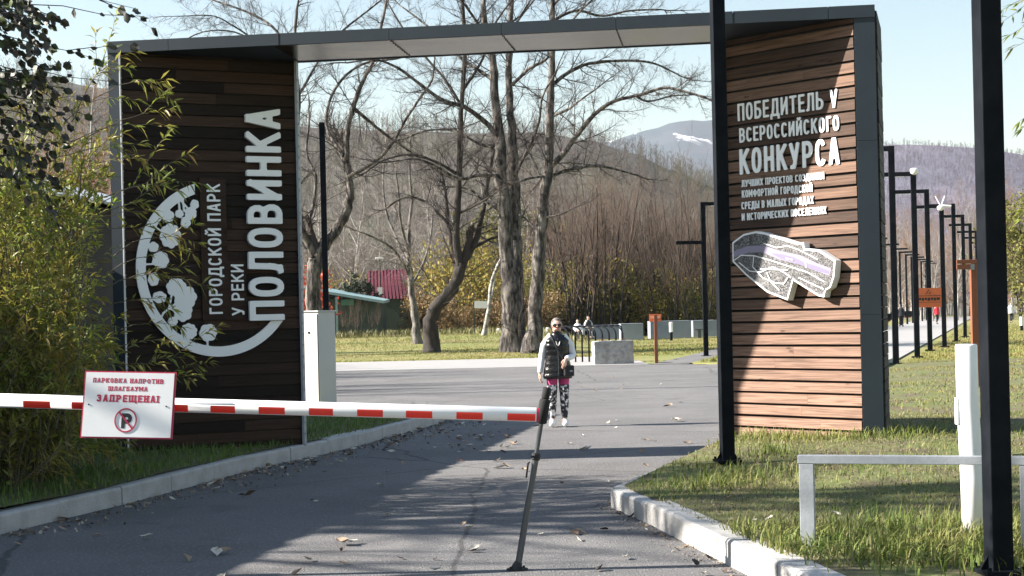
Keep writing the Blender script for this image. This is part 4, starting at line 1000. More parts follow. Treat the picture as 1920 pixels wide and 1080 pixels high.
# ------------------------------------------------------------------ trees
class Segs:
    def __init__(s): s.p0 = []; s.p1 = []; s.r0 = []; s.r1 = []
    def add(s, a, b, r0, r1): s.p0.append(tuple(a)); s.p1.append(tuple(b)); s.r0.append(r0); s.r1.append(r1)
    def arrays(s, n):
        P0, P1 = np.array(s.p0), np.array(s.p1); d = P1 - P0; d /= np.linalg.norm(d, axis=1, keepdims=True) + 1e-9
        ref = np.where(np.abs(d[:, 2:3]) < .9, np.array([[0, 0, 1.]]), np.array([[1., 0, 0]]))
        a = np.cross(d, ref); a /= np.linalg.norm(a, axis=1, keepdims=True); b = np.cross(d, a)
        N = len(P0); V = np.zeros((N, 2, n, 3))
        for j in range(n):
            t = 2 * math.pi * j / n; o = a * math.cos(t) + b * math.sin(t)
            V[:, 0, j] = P0 + o * np.array(s.r0)[:, None]; V[:, 1, j] = P1 + o * np.array(s.r1)[:, None]
        base = (np.arange(N) * 2 * n)[:, None]
        Q = np.concatenate([base + np.array([[j, (j + 1) % n, n + (j + 1) % n, n + j]]) for j in range(n)], 0)
        return V.reshape(-1, 3), Q
    def mesh(s, name, n=3):
        V, Q = s.arrays(n); return np_mesh(name, V, quads=Q)
def rnd_perp(d, rg):
    v = Vector((rg.gauss(0, 1), rg.gauss(0, 1), rg.gauss(0, 1))); v = v - d * v.dot(d)
    return v.normalized() if v.length > 1e-6 else d.orthogonal().normalized()
def grow(out, rg, p, d, L, r, lvl, P, ends=None):
    """out[lvl] collects segments; P: per level (steps, wiggle, up, kids, angle, ratio, bare)"""
    st, wig, up, kids, ang, ratio, bare = P[lvl]
    n = st; step = L / n; p = Vector(p); d = Vector(d).normalized(); last = lvl == len(P) - 1
    for i in range(n):
        f0, f1 = i / n, (i + 1) / n
        d = (d + Vector((rg.gauss(0, wig), rg.gauss(0, wig), rg.gauss(0, wig) + up))).normalized()
        q = p + d * step; ra, rb = r * (1 - .78 * f0), r * (1 - .78 * f1)
        out[min(lvl, len(out) - 1)].add(p, q, ra, rb)
        if not last and f1 > bare:
            k = kids / (n * (1 - bare)); c = int(k) + (rg.random() < k - int(k))
            for _ in range(c):
                t = rg.random(); o = rnd_perp(d, rg); a = R(rg.gauss(ang, 9))
                grow(out, rg, p.lerp(q, t), d * math.cos(a) + o * math.sin(a), L * ratio * (1.1 - .55 * f1) * rg.uniform(.6, 1.25), max(.004, rb * .62), lvl + 1, P, ends)
        p = q
    if ends is not None and last: ends.append((p, d))
def leaf_cloud(ends, rg, per, spread, size, aspect=.55):
    N = len(ends) * per
    E = np.repeat(np.array([tuple(e[0]) for e in ends]), per, 0); g = np.random.default_rng(rg.randrange(9999))
    C = E + g.normal(0, spread, (N, 3)); A = g.normal(0, 1, (N, 3)); A /= np.linalg.norm(A, axis=1, keepdims=True)
    B = np.cross(A, g.normal(0, 1, (N, 3))); B /= np.linalg.norm(B, axis=1, keepdims=True)
    s = size * g.uniform(.6, 1.3, (N, 1)); A *= s; B *= s * aspect
    V = np.stack([C - A, C + B, C + A, C - B], 1).reshape(-1, 3); Q = np.arange(N * 4).reshape(-1, 4)
    return V, Q
def tree_obj(name, trunk, crown, tm, cm, loc, rz=0, s=1, label=None, cat='tree', group=None):
    t = thing(name, label, cat, loc, rz, group); t.scale = (s, s, s)
    link('stems' if 'thicket' in name or 'bush' in name else 'trunk', trunk, None, t); link('crown', crown, None, t)
    return t
def proto(P, seed, H, r, tm, cm, n0=6, lean=.05, stems=1, spread=.5, leaves=None, lm=None, split=2):
    rg = random.Random(seed); out = [Segs() for _ in range(len(P))]; ends = []
    for k in range(stems):
        a = rg.uniform(0, 6.28); q = spread * (rg.random() ** .5) if stems > 1 else 0
        tilt = rg.uniform(.03, .24) if stems > 1 else lean
        hh = H * (rg.uniform(.62, 1.05) if stems > 1 else 1)
        grow(out, rg, (q * math.cos(a), q * math.sin(a), -.15), (tilt * math.cos(a), tilt * math.sin(a), 1), hh, r * rg.uniform(.7, 1.1) if stems > 1 else r, 0, P, ends)
    tr = Segs(); cr = Segs()
    for l, s in enumerate(out):
        d = tr if l < split else cr
        d.p0 += s.p0; d.p1 += s.p1; d.r0 += s.r0; d.r1 += s.r1
    T = tr.mesh('trunk', n0); T.materials.append(tm)
    V, Q = cr.arrays(3); mi = np.zeros(len(Q), int); mats = [cm]
    if leaves:
        per, spr, size = leaves; v2, q2 = leaf_cloud(ends, rg, per, spr, size); Q = np.concatenate([Q, q2 + len(V)]); V = np.concatenate([V, v2]); mi = np.concatenate([mi, np.ones(len(q2), int)]); mats.append(lm)
    C = np_mesh('crown', V, quads=Q, mi=mi)
    for m in mats: C.materials.append(m)
    return T, C
def plant(name, pr, spots, labels, group, cat='tree', sc=(.85, 1.15), seed=1):
    rg = random.Random(seed)
    for k, (x, y) in enumerate(spots):
        T, C = pr[rg.randrange(len(pr))]
        z = rise(x, y) - .05
        t = tree_obj(name, T, C, None, None, (x, y, z), rg.uniform(0, 6.28), rg.uniform(*sc), labels if isinstance(labels, str) else labels[k % len(labels)], cat, group)
def spots(n, px0, px1, D0, D1, seed, minpx=0):
    rg = random.Random(seed); o = []
    for k in range(n):
        px = px0 + (px1 - px0) * (k + rg.uniform(.1, .9)) / n; D = rg.uniform(D0, D1); p = at(px, 600, D); o.append((p.x, D))
    return o
# level: steps, wiggle, up, kids, angle, ratio, bare
BARE = [(9, .05, .02, 26, 52, .42, .22), (6, .12, .05, 7, 42, .48, .15), (4, .16, .05, 6, 40, .5, .1), (3, .2, .06, 0, 0, 0, 0)]
BIRCH = [(9, .045, .03, 28, 42, .36, .22), (6, .10, .03, 8, 36, .5, .15), (4, .14, .0, 6, 36, .5, .1), (3, .16, -.03, 0, 0, 0, 0)]
THICK = [(7, .055, .04, 10, 28, .40, .40), (5, .09, .06, 7, 34, .5, .1), (3, .14, .05, 0, 0, 0, 0)]
BUSH = [(5, .12, .05, 10, 40, .5, .1), (4, .16, .04, 6, 42, .5, .1), (3, .2, .02, 0, 0, 0, 0)]
dark_thicket = [proto(THICK, 20 + i, 9.5, .085, M['darkbark'], M['browntwig'], 5, stems=7, spread=1.1, split=1) for i in range(4)]
brown_thicket = [proto(THICK, 30 + i, 8.0, .045, M['twig'], M['browntwig'], 4, stems=8, spread=1.2, split=1) for i in range(3)]
pale_birch = [proto(BIRCH, 40 + i, 11.5, .10, M['palebark'], M['paletwig'], 5, split=2) for i in range(4)]
brown_tree = [proto(BIRCH, 50 + i, 13.0, .12, M['palebark'] if i % 2 else M['bark'], M['warmtwig'], 5, split=1) for i in range(4)]
gold_bush = [proto(BUSH, 60 + i, 4.2, .04, M['twig'], M['twig'], 4, stems=6, spread=.9, split=1, leaves=(3, .2, .10), lm=M['goldleaf' if i != 1 else 'greenleaf']) for i in range(3)]
olive_tree = [proto(BARE[:3] + [(3, .2, .02, 0, 0, 0, 0)], 70 + i, 9.0, .12, M['bark'], M['twig'], 5, split=2, leaves=(2, .22, .13), lm=M['greenleaf']) for i in range(2)]
rust_bush = [proto(BUSH, 80 + i, 2.6, .03, M['twig'], M['browntwig'], 4, stems=7, spread=1.0, split=1, leaves=(3, .14, .09), lm=M['rustleaf']) for i in range(2)]

plant('bare_thicket', dark_thicket, spots(54, 1036, 1352, 103, 130, 1), 'dark many stemmed leafless thicket bordering the lawn right of the twin trunked tree', 'dark thickets right of the main trees', 'thicket', (.9, 1.3), 1)
plant('bare_thicket', brown_thicket, [q for q in spots(62, 300, 1050, 112, 150, 2) if not (-.098 < q[0] / q[1] < -.060 and q[1] < 132)], 'brown leafless thicket behind the main trees and the maroon house', 'brown thickets behind the main trees', 'thicket', (.7, 1.2), 2)
plant('pale_birch', pale_birch, [q for q in spots(34, 560, 1020, 108, 160, 3) if not (-.098 < q[0] / q[1] < -.060 and q[1] < 130)], 'slender pale leafless birch behind the main trees', 'pale birches behind the main trees', 'tree', (.75, 1.1), 3)
plant('pale_birch', pale_birch, spots(12, 1040, 1350, 140, 190, 13), 'slender pale leafless birch rising over the dark thicket', 'pale birches over the thicket', 'tree', (.8, 1.1), 13)
plant('golden_bush', gold_bush, spots(20, 1030, 1350, 104, 118, 4), 'yellow leaved bush among the dark thicket stems', 'yellow bushes at the thicket edge', 'bush', (.8, 1.3), 4)
plant('golden_bush', gold_bush, [q for q in spots(36, 600, 1040, 98, 120, 5) if not (-.118 < q[0] / q[1] < -.045)], 'yellow green bush behind the main trees', 'yellow bushes behind the main trees', 'bush', (.75, 1.5), 5)
plant('olive_tree', olive_tree, spots(6, 880, 1070, 108, 130, 6), 'olive leaved loose tree behind the twin trunked tree', 'olive trees behind the twin trunks', 'tree', (.75, 1.0), 6)
plant('rust_bush', rust_bush, [q for q in spots(14, 770, 1040, 93, 106, 7)] + [], 'low rusty brown bush at the back of the lawn', 'rusty bushes at the back of the lawn', 'bush', (.6, 1.1), 7)
plant('brown_tree', brown_tree, spots(34, 1600, 1860, 168, 250, 8), 'tall brown leafless tree beside the far end of the park path', 'brown trees round the far end of the path', 'tree', (.8, 1.15), 8)
plant('brown_tree', brown_tree, spots(16, 1850, 1990, 120, 230, 18), 'tall brown leafless tree right of the nearest black post', 'brown trees at the right edge', 'tree', (.75, 1.1), 18)
plant('pale_birch', pale_birch, spots(24, 1600, 1850, 150, 230, 9), 'pale thin birch trunk behind the path lamps', 'pale birches behind the path lamps', 'tree', (.8, 1.2), 9)
plant('olive_tree', olive_tree, [(at(1915, 600, 100).x, 100), (at(1950, 600, 92).x, 92)], ['yellow green leafy tree at the right edge, farther one', 'yellow green leafy tree at the right edge, nearer one'], 'leafy trees at the right edge', 'tree', (.75, .85), 10)
plant('brown_tree', brown_tree, spots(10, 20, 210, 62, 100, 11), 'grey brown leafless tree behind the ribbed shed', 'leafless trees behind the shed', 'tree', (.7, .95), 11)
plant('rust_thicket', [proto(THICK, 90 + i, 5.5, .04, M['browntwig'], mat('red_brown_twig', (.24, .095, .075), .9), 4, stems=12, spread=1.6, split=1) for i in range(2)], spots(16, -40, 215, 34, 56, 12), 'reddish brown leafless thicket behind the ribbed shed', 'reddish thickets behind the shed', 'thicket', (.9, 1.15), 12)
plant('bare_shrub', brown_thicket, [(at(px, 600, D).x, D) for px, D in ((648, 90.2), (672, 89.8), (700, 90.4))], ['bare dark shrub before the green shed, by its post', 'bare dark shrub before the middle of the green shed', 'bare dark shrub at the right end of the green shed'], 'bare shrubs before the green shed', 'bush', (.24, .30), 23)
# small details among them
def one(name, pr, px, D, label, cat, s=1.0, group=None):
    p = at(px, 600, D); return tree_obj(name, pr[0], pr[1], None, None, (p.x, D, rise(p.x, D) - .05), px * .1, s, label, cat, group)
one('red_bush', proto(BUSH, 101, 3.4, .03, M['twig'], M['twig'], 4, stems=6, spread=.8, split=1, leaves=(3, .15, .10), lm=M['redleaf']), 570, 84, 'bright red autumn bush at the edge of the dark pylon', 'bush', 1.25)
rg = random.Random(9); pin = Segs(); V, Q = [], []
for k in range(9):
    a = k * .7; grow([pin, pin, pin], rg, (0, 0, 0), (.5 * math.cos(a), .5 * math.sin(a), 1), rg.uniform(1.8, 3.1), .05, 0, [(5, .1, .02, 7, 50, .5, .2), (4, .12, .05, 6, 45, .5, .1), (3, .15, .05, 0, 0, 0, 0)])
pe = [(Vector(b), None) for b in pin.p1]; Vn, Qn = leaf_cloud(pe, rg, 9, .10, .10, .35)
C = np_mesh('crown', Vn, quads=Qn); C.materials.append(M['pine']); T = pin.mesh('trunk', 4); T.materials.append(M['darkbark'])
one('dwarf_pine', (T, C), 642, 97, 'dark green dwarf pine above the pale teal shed roof', 'tree', 1.15)
one('dwarf_pine', (T, C), 622, 99, 'smaller dark dwarf pine behind the black lamp at the cabinet', 'tree', 1.05)

# the large leafless trees behind the lot: trunks and main limbs follow the photograph, standing at real depth
def main_tree(name, label, D, base, limbs, bm_, seed, twig_m, kid=1.0, thick_n=10):
    rg = random.Random(seed); b0 = at(*base, D); z = rise(b0.x, D) - .06
    t = thing(name, label, 'tree', (b0.x, D, z)); trunk = MB(); tw = [Segs(), Segs(), Segs(), Segs()]
    ppm = FPX / D
    for (pts, w0, w1, dy, kids) in limbs:
        n = len(pts); P = []
        for i, (x, y) in enumerate(pts):
            f = i / (n - 1); q = at(x, y, D + dy * f); P.append(Vector((q.x - b0.x, q.y - D, q.z - z)))
        if pts[0] == base: P[0].z = -.2
        # smooth (Catmull-Rom), knobbly
        S = []; rs = []
        for i in range(n - 1):
            a, b, c, d = P[max(i - 1, 0)], P[i], P[i + 1], P[min(i + 2, n - 1)]
            for k in range(4):
                u = k / 4; S.append(.5 * ((2 * b) + (c - a) * u + (2 * a - 5 * b + 4 * c - d) * u * u + (3 * b - a - 3 * c + d) * u ** 3))
        S.append(P[-1]); m = len(S)
        for i in range(m):
            f = i / (m - 1); rr_ = (w0 + (w1 - w0) * f ** .8) / ppm / 2; 
            if pts[0] == base: rr_ *= 1 + .75 * math.exp(-f * m * .55)
            rs.append(rr_ * rg.uniform(.92, 1.1)); S[i] += Vector((rg.gauss(0, .2), rg.gauss(0, .2), rg.gauss(0, .1))) * rr_ * .55
        trunk.tube(S, rs, thick_n if w0 > 9 else 6)
        # branches
        Ltot = sum((S[i + 1] - S[i]).length for i in range(m - 1))
        PP = [(6, .12, .035, 9, 42, .5, .15), (5, .16, .04, 7, 40, .5, .15), (3, .2, .05, 0, 0, 0, 0)]
        nb = int(kids * kid * .95)
        for k in range(nb):
            f = .42 + .58 * (k + rg.random()) / nb if pts[0] == base else (k + .5 + rg.random() * .5) / (nb + .5)
            i = min(m - 2, int(f * (m - 1))); q = S[i]; d = (S[i + 1] - S[i]).normalized(); o = rnd_perp(d, rg); a = R(rg.gauss(52, 12))
            L = rg.uniform(1.0, 2.7) * (1.15 - .5 * f) * (1.5 if w0 > 14 else 1)
            grow(tw, rg, q, d * math.cos(a) + o * math.sin(a), L, max(.012, min(.03, rs[i] * .36)), 0, PP)
        grow(tw, rg, S[-1], (S[-1] - S[-3]).normalized(), 1.8, max(.014, rs[-1]), 0, PP)
    o = trunk.build('trunk', bm_, t, smooth_=True)
    cr = Segs()
    for s in tw: cr.p0 += s.p0; cr.p1 += s.p1; cr.r0 += s.r0; cr.r1 += s.r1
    link('crown', cr.mesh('crown', 3), twig_m, t)
    return t
main_tree('old_tree', 'leafless old tree forking behind the grey electrical cabinet and black lamp', 66, (588, 652), [
    ([(588, 652), (586, 580), (588, 520), (592, 480)], 30, 26, 0, 0), ([(592, 482), (570, 440), (558, 390), (558, 320), (556, 250), (560, 180), (552, 100), (556, 20)], 16, 5, -1.5, 16),
    ([(592, 485), (580, 420), (588, 380), (592, 330), (575, 290), (580, 230)], 10, 4, 2, 8), ([(592, 482), (625, 440), (648, 400), (656, 360), (652, 315), (645, 290)], 22, 13, 1, 4),
    ([(645, 292), (628, 270), (612, 235), (618, 190), (640, 150), (680, 120), (730, 112)], 9, 4, 3, 14), ([(650, 300), (652, 250), (662, 200), (682, 150), (700, 115), (712, 60), (724, 5), (730, -40)], 11, 4, -1, 16),
    ([(655, 330), (700, 305), (735, 270), (760, 225), (790, 180), (810, 150), (815, 110)], 8, 3, -3, 12), ([(660, 200), (720, 250), (770, 285), (820, 320)], 7, 3, 4, 8),
    ([(556, 120), (520, 60), (480, 30), (430, 10), (400, 0), (360, -20)], 6, 2.5, 2, 16), ([(560, 180), (600, 110), (640, 60), (690, 20), (740, -20)], 6, 3, 3, 14), ([(470, 70), (440, 50), (400, 30), (345, 30)], 4, 2, -2, 12),
    ([(552, 100), (500, 90), (440, 60), (380, 60), (330, 85)], 4, 2, 0, 14)], M['bark'], 1, M['twig'])
main_tree('grey_birch', 'slim pale barked tree in front of the maroon house', 72, (783, 640), [
    ([(783, 640), (778, 590), (770, 540), (767, 490)], 14, 11, 0, 0), ([(767, 490), (766, 440), (772, 380), (768, 320), (770, 250)], 9, 3, 0, 14), ([(767, 500), (745, 450), (725, 400), (718, 340), (722, 280)], 7, 3, 2, 12),
    ([(766, 470), (752, 420), (748, 370), (742, 320)], 6, 3, -2, 10), ([(768, 520), (740, 470), (700, 445), (660, 430)], 6, 3, -2, 10), ([(770, 540), (795, 490), (808, 440), (812, 380)], 6, 3, 2, 10)], M['greybark'], 2, M['paletwig'], .9)
main_tree('crooked_tree', 'dark crooked tree bending right from a thick leaning trunk', 65, (812, 655), [
    ([(812, 655), (806, 610), (815, 580), (838, 555), (856, 525), (866, 495)], 28, 20, 0, 2), ([(822, 575), (842, 545), (855, 510), (850, 470), (842, 430), (836, 370)], 15, 7, 2, 8),
    ([(862, 505), (856, 440), (858, 380), (862, 300), (864, 230), (868, 160), (872, 90), (868, 20), (866, -20)], 15, 6, -1, 20), ([(866, 495), (890, 455), (905, 400), (915, 340), (925, 290)], 14, 5, 1, 12),
    ([(880, 470), (915, 450), (945, 440), (965, 425)], 7, 4, 2, 5), ([(862, 330), (820, 305), (770, 290), (720, 300), (690, 320)], 7, 3, -2, 12), ([(860, 400), (900, 380), (930, 360)], 6, 3, -3, 5), ([(840, 420), (800, 380), (760, 370), (725, 390)], 6, 3, 2, 8),
    ([(866, 200), (835, 150), (800, 110), (760, 60), (730, 10)], 6, 3, 2, 14), ([(868, 170), (905, 110), (925, 50), (960, 0)], 6, 3, -2, 10)], M['darkbark'], 3, M['twig'])
main_tree('twin_tree', 'tallest leafless tree with twin trunks rising side by side from one broad base', 64, (962, 656), [
    ([(962, 656), (959, 600), (956, 540), (950, 470), (944, 390), (940, 320), (937, 260), (928, 190), (925, 120), (912, 60), (905, 0)], 42, 9, 0, 12),
    ([(974, 652), (972, 600), (970, 520), (968, 440), (966, 350), (962, 270), (956, 200), (955, 120), (957, 40), (960, -30)], 30, 9, 2.5, 14),
    ([(938, 260), (905, 225), (870, 200), (830, 188), (790, 160), (750, 130), (705, 112), (650, 118)], 11, 3, -2, 18), ([(925, 150), (895, 130), (860, 105), (825, 70), (790, 40), (750, 10)], 8, 3, 2, 14),
    ([(942, 330), (900, 328), (860, 335), (815, 310), (780, 298), (735, 303)], 8, 3, -3, 14), ([(960, 160), (990, 130), (1025, 110), (1050, 70), (1080, 30), (1110, 0)], 7, 3, -2, 14),
    ([(957, 60), (985, 20), (1020, -20)], 6, 3, 2, 8), ([(964, 330), (995, 270), (1010, 230), (1018, 180), (1040, 140)], 7, 3, -3, 12), ([(940, 280), (900, 270), (850, 245), (800, 245), (760, 260)], 6, 3, 3, 10),
    ([(945, 400), (905, 375), (880, 355), (840, 350)], 6, 3, 2, 6), ([(925, 120), (935, 60), (975, 30), (1000, -10)], 6, 3, 1, 8), ([(905, 60), (880, 20), (850, -10), (800, -20)], 6, 3, -2, 10)], M['bark'], 4, M['twig'])
main_tree('leaning_tree', 'leafless tree right of the twin trunks with long limbs sweeping right', 63, (999, 655), [
    ([(999, 655), (1003, 600), (1008, 520), (1013, 440), (1019, 370), (1028, 315), (1030, 250), (1032, 180), (1035, 110), (1036, 40), (1038, -30)], 31, 8, 0, 6),
    ([(1028, 318), (1055, 290), (1085, 250), (1115, 215), (1150, 190), (1200, 178), (1245, 165), (1285, 172), (1325, 184)], 11, 4, -2, 20), ([(1034, 160), (1060, 140), (1095, 122), (1140, 115), (1190, 114), (1230, 120), (1275, 142)], 9, 3, 2, 18),
    ([(1024, 335), (1060, 320), (1105, 312), (1140, 314), (1185, 326)], 8, 3, 2, 12), ([(1024, 330), (990, 335), (955, 345), (925, 330)], 5, 3, -2, 6), ([(1034, 218), (1065, 205), (1085, 190), (1120, 165)], 6, 3, -2, 8),
    ([(1020, 350), (1000, 300), (985, 270), (1010, 255)], 4, 2, 1, 6), ([(1036, 40), (1080, 20), (1130, 30), (1180, 20), (1240, 18)], 6, 3, 2, 18), ([(1037, 10), (1070, -20), (1120, -30)], 5, 3, -1, 8), ([(1011, 410), (1050, 402), (1072, 392)], 5, 3, -1, 4),
    ([(1190, 178), (1215, 190), (1260, 180), (1300, 178)], 5, 2, 1, 10), ([(1013, 440), (985, 410), (965, 400)], 5, 3, 2, 4)], M['bark'], 5, M['twig'])
main_tree('fallen_birch', 'thin birch leaning right beside the white board', 80, (905, 630), [([(905, 630), (915, 590), (920, 540), (930, 505), (942, 480), (938, 466), (925, 455)], 8, 5, 0, 5), ([(915, 585), (925, 540), (930, 500)], 5, 3, 1, 5)], M['birchbark'], 6, M['twig'])
# leafless tree behind the shed, outside the frame: its limbs stripe the asphalt
rg = random.Random(77); sg = [Segs() for _ in range(4)]
for a, t_, L, r in ((0.2, .02, 15, .27), (1.4, .10, 14, .2)):
    grow(sg, rg, (0, .5 * a, -.1), (t_, 0, 1), L, r, 0, [(10, .035, .02, 26, 60, .33, .35), (6, .12, .05, 7, 44, .5, .15), (4, .16, .04, 5, 42, .5, .1), (3, .2, .03, 0, 0, 0, 0)])
T = Segs(); C = Segs()
for l, s in enumerate(sg):
    d = T if l < 1 else C; d.p0 += s.p0; d.p1 += s.p1; d.r0 += s.r0; d.r1 += s.r1
T = T.mesh('trunk', 10); T.materials.append(M['bark']); C = C.mesh('crown', 4); C.materials.append(M['bark'])
tree_obj('roadside_tree', T, C, None, None, (-15.6, 12.4, 0), .3, 1, 'leafless roadside tree standing beyond the ribbed shed', 'tree')

# ------------------------------------------------------------------ grass (uncountable blades)
def blades(name, X, Y, Z, h, wdt, m, seed, lean=.45):
    g = np.random.default_rng(seed); N = len(X); az = g.uniform(0, 6.283, N); ln = g.normal(0, lean, N); f = az + 1.57
    h = h * g.uniform(.45, 1.25, N); wd = wdt * g.uniform(.6, 1.3, N)
    dx, dy = np.cos(az) * ln * h, np.sin(az) * ln * h; wx, wy = np.cos(f) * wd, np.sin(f) * wd
    B = np.stack([X, Y, Z], 1); mid = B + np.stack([dx * .35, dy * .35, h * .55], 1); tip = B + np.stack([dx * 1.1, dy * 1.1, h * (1 - .25 * np.abs(ln))], 1)
    wv = np.stack([wx, wy, np.zeros(N)], 1)
    V = np.stack([B - wv, B + wv, mid + wv * .8, mid - wv * .8, tip], 1).reshape(-1, 3); o = (np.arange(N) * 5)[:, None]
    me = np_mesh(name, V, quads=o + np.array([[0, 1, 2, 3]]), tris=o + np.array([[3, 2, 4]]))
    return tag(link(name, me, m), kind='stuff')
def patch_noise(x, y, s): return np.sin(x * s + 1.3 * np.sin(y * s * .7)) * np.sin(y * s * 1.3 + .7 + np.sin(x * s * .6))
g = np.random.default_rng(5)
def lawn_pts(n, D0, D1, edge, zfun, xmax, side, power=1.0, off=.105):
    D = D0 + (D1 - D0) * g.uniform(0, 1, n) ** power; e = np.array([edge(d) for d in D])
    X = e + side * (off + (xmax) * g.uniform(0, 1, n) ** 1.0)
    return X, D
eR = lambda d: interp(RK if d < 13.1 else RK2, d); eL = lambda d: interp(LK[:8], d) if d < 24.1 else -1.3
def addlawn(name, n, D0, D1, edge, zf, width, side, h, w_, m, seed, bare=None, pw=1.0, lean=.6):
    X, D = lawn_pts(n, D0, D1, edge, zf, width, side, pw); vis = np.abs(X) < D * .36 + .8
    X, D = X[vis], D[vis]
    if bare is not None:
        k = patch_noise(X, D, bare) + g.normal(0, .35, len(X)) > -.05; X, D = X[k], D[k]
    Z = np.array([zf(a, b) for a, b in zip(X, D)]) - .01
    hh = h * (1 + .35 * patch_noise(X, D, 1.1))
    return blades(name, X, D, Z, hh, w_, m, seed, lean)
addlawn('lawn_grass', 95000, 8.8, 19.5, eR, zR, 6.6, 1, .034, .0032, M['grass'], 1, 1.9, 1.25, .95)
addlawn('lawn_grass', 6500, 8.8, 10.5, eR, zR, 3.4, 1, .13, .0048, M['grass'], 2, .9, 1.0, .9)
addlawn('lawn_grass', 5000, 10.5, 16.8, eR, zR, 4.6, 1, .075, .004, M['grass'], 22, 1.6, 1.0, .9)
addlawn('lawn_grass', 45000, 19.5, 46, eR, zR, 11, 1, .05, .007, M['drygrass'], 3, .8)
addlawn('lawn_grass', 26000, 9.5, 25.0, eL, zL, 4.5, -1, .10, .0055, M['darkgrass'], 4, None, 1.0)
X, D = lawn_pts(24000, 8.8, 19.5, eR, zR, 6.0, 1, 1.2); k = np.abs(X) < D * .36 + .6; X, D = X[k], D[k]
blades('dry_thatch', X, D, np.array([zR(a, b) for a, b in zip(X, D)]) - .004, .035, .0032, mat('thatch', (.24, .19, .10), .9, island=[(.16, .12, .06), (.32, .27, .16), (.10, .075, .045), (.20, .19, .06)]), 31, 1.5)
# grit and leaf crumbs gathered at the kerbs
n = 1500; D = g.uniform(9.4, 24, n); lft = g.uniform(0, 1, n) < .45
X = np.where(lft, np.array([interp(LK[:8], d) for d in D]) + np.abs(g.normal(0, .10, n)) + .01, np.array([eR(d) for d in D]) - np.abs(g.normal(0, .09, n)) - .01)
blades('kerb_grit', X, D, np.full(n, .001), .014, .007, mat('grit', (.26, .20, .14), .9, island=[(.12, .09, .07), (.40, .34, .27), (.20, .15, .10)]), 32, 1.6)
n = 500; D = g.uniform(12, 24, n); X = np.array([interp(LK[:8], d) for d in D]) + np.abs(g.normal(0, .35, n)) + .02
blades('leaf_crumbs', X, D, np.full(n, .001), .03, .012, mat('crumbs', (.30, .23, .16), .9, island=[(.14, .09, .06), (.46, .38, .29), (.22, .15, .10)]), 35, 1.8)
# taller tufts round posts, pylon foot and along the rail
tx, ty = [], []
for (cx0, cy0, n, s_) in [(2.45, 14.9, 160, .2), (3.2, 16.55, 500, .45), (2.75, 17.1, 260, .25), (3.9, 16.2, 320, .3), (1.95, 9.6, 420, .22), (2.3, 9.3, 700, .35), (2.7, 8.85, 500, .3), (2.6, 9.25, 420, .25), (3.0, 9.5, 420, .3), (2.05, 13.6, 300, .35), (4.4, 16.9, 260, .3), (1.65, 12.9, 200, .25)]:
    tx.append(g.normal(cx0, s_, n)); ty.append(g.normal(cy0, s_ * .8, n))
X, Y = np.concatenate(tx), np.concatenate(ty); k = X > np.array([eR(d) for d in Y]) + .14; X, Y = X[k], Y[k]
blades('tufted_grass', X, Y, np.array([zR(a, b) for a, b in zip(X, Y)]) - .01, .13, .005, M['grass'], 8, .85)
# back lawn
n = 60000; D = 57.6 + 46 * g.uniform(0, 1, n) ** 1.2; X = D * g.uniform(-.16, .16, n)
k = (np.abs(X - (interp([(4.8, 47.5), (10.1, 68)], 57) + (D - 57) * .26)) > .9); X, D = X[k], D[k]
blades('meadow_grass', X, D, np.array([rise(a, b) for a, b in zip(X, D)]) - .04, .07 * (1 + .5 * patch_noise(X, D, .5)), .014, M['drygrass'], 9)
n = 9000; D = 47.4 + 12 * g.uniform(0, 1, n); X = interp([(5.6, 47.5), (10.9, 68)], 47.5) + (D - 47.5) * .26 + 4.2 * g.uniform(0, 1, n)
k = (D > 48.4) | (X < 5.6); X, D = X[k], D[k]
blades('meadow_grass', X, D, np.zeros(len(X)) - .03, .16, .014, M['grass'], 10)
tag(MB().prism([(5.55, 48.3), (6.3, 46.4), (8.5, 49), (14, 68), (11, 68)], lambda x, y: Vector((x, y, -.02)), lambda x, y: Vector((x, y, .012))).build('lawn', M['meadow']), kind='structure')
n = 26000; D = 46 + 75 * g.uniform(0, 1, n) ** 1.3; X = 11.3 + (D - 44.6) * .317 + D * .10 * g.uniform(0, 1, n)
blades('meadow_grass', X, D, np.zeros(n) - .03, .07, .015, M['drygrass'], 11)
# dead seed heads at the back of the lawn
n = 2600; D = g.uniform(84, 96, n); X = D * g.uniform(-.13, .05, n)
blades('weed_stalks', X, D, np.array([rise(a, b) for a, b in zip(X, D)]) - .05, .42, .018, mat('weed_stalk', (.20, .17, .08), .9, island=[(.16, .17, .05), (.13, .12, .04), (.30, .26, .16), (.12, .15, .04)]), 12, .6)

# ------------------------------------------------------------------ fallen leaves on the asphalt and lawn
lm = []
rg = random.Random(21)
for k in range(7):
    b = MB(); L, W = .055, .032; nl = 6; cur = rg.uniform(.2, 1.0); fold = rg.uniform(.1, .5); pts = []
    for i in range(nl + 1):
        t = i / nl; wd = W * math.sin(math.pi * min(1, t * 1.02 + .02)) ** .8 * (1.2 - .5 * t)
        for s in (-1, 0, 1): pts.append((L * (t - .5) * 2, s * wd + rg.uniform(-.004, .004), .008 + cur * .022 * (2 * t - 1) ** 2 + abs(s) * wd * fold * (1 if k % 2 else 1.4) + rg.uniform(0, .004)))
    b.add(pts, [(i * 3 + j, i * 3 + j + 1, i * 3 + j + 4, i * 3 + j + 3) for i in range(nl) for j in (0, 1)])
    b.tube([(-L, 0, .010 + cur * .02), (-L - .02, .004, .012 + cur * .02)], .0015, 4)
    me = b.mesh('fallen_leaf'); lm.append(me)
tones = [mat('leaf_pale', (.55, .50, .42), .8), mat('leaf_tan', (.30, .22, .15), .8), mat('leaf_brown', (.12, .075, .05), .8), mat('leaf_dark', (.05, .038, .032), .85)]
variants = []
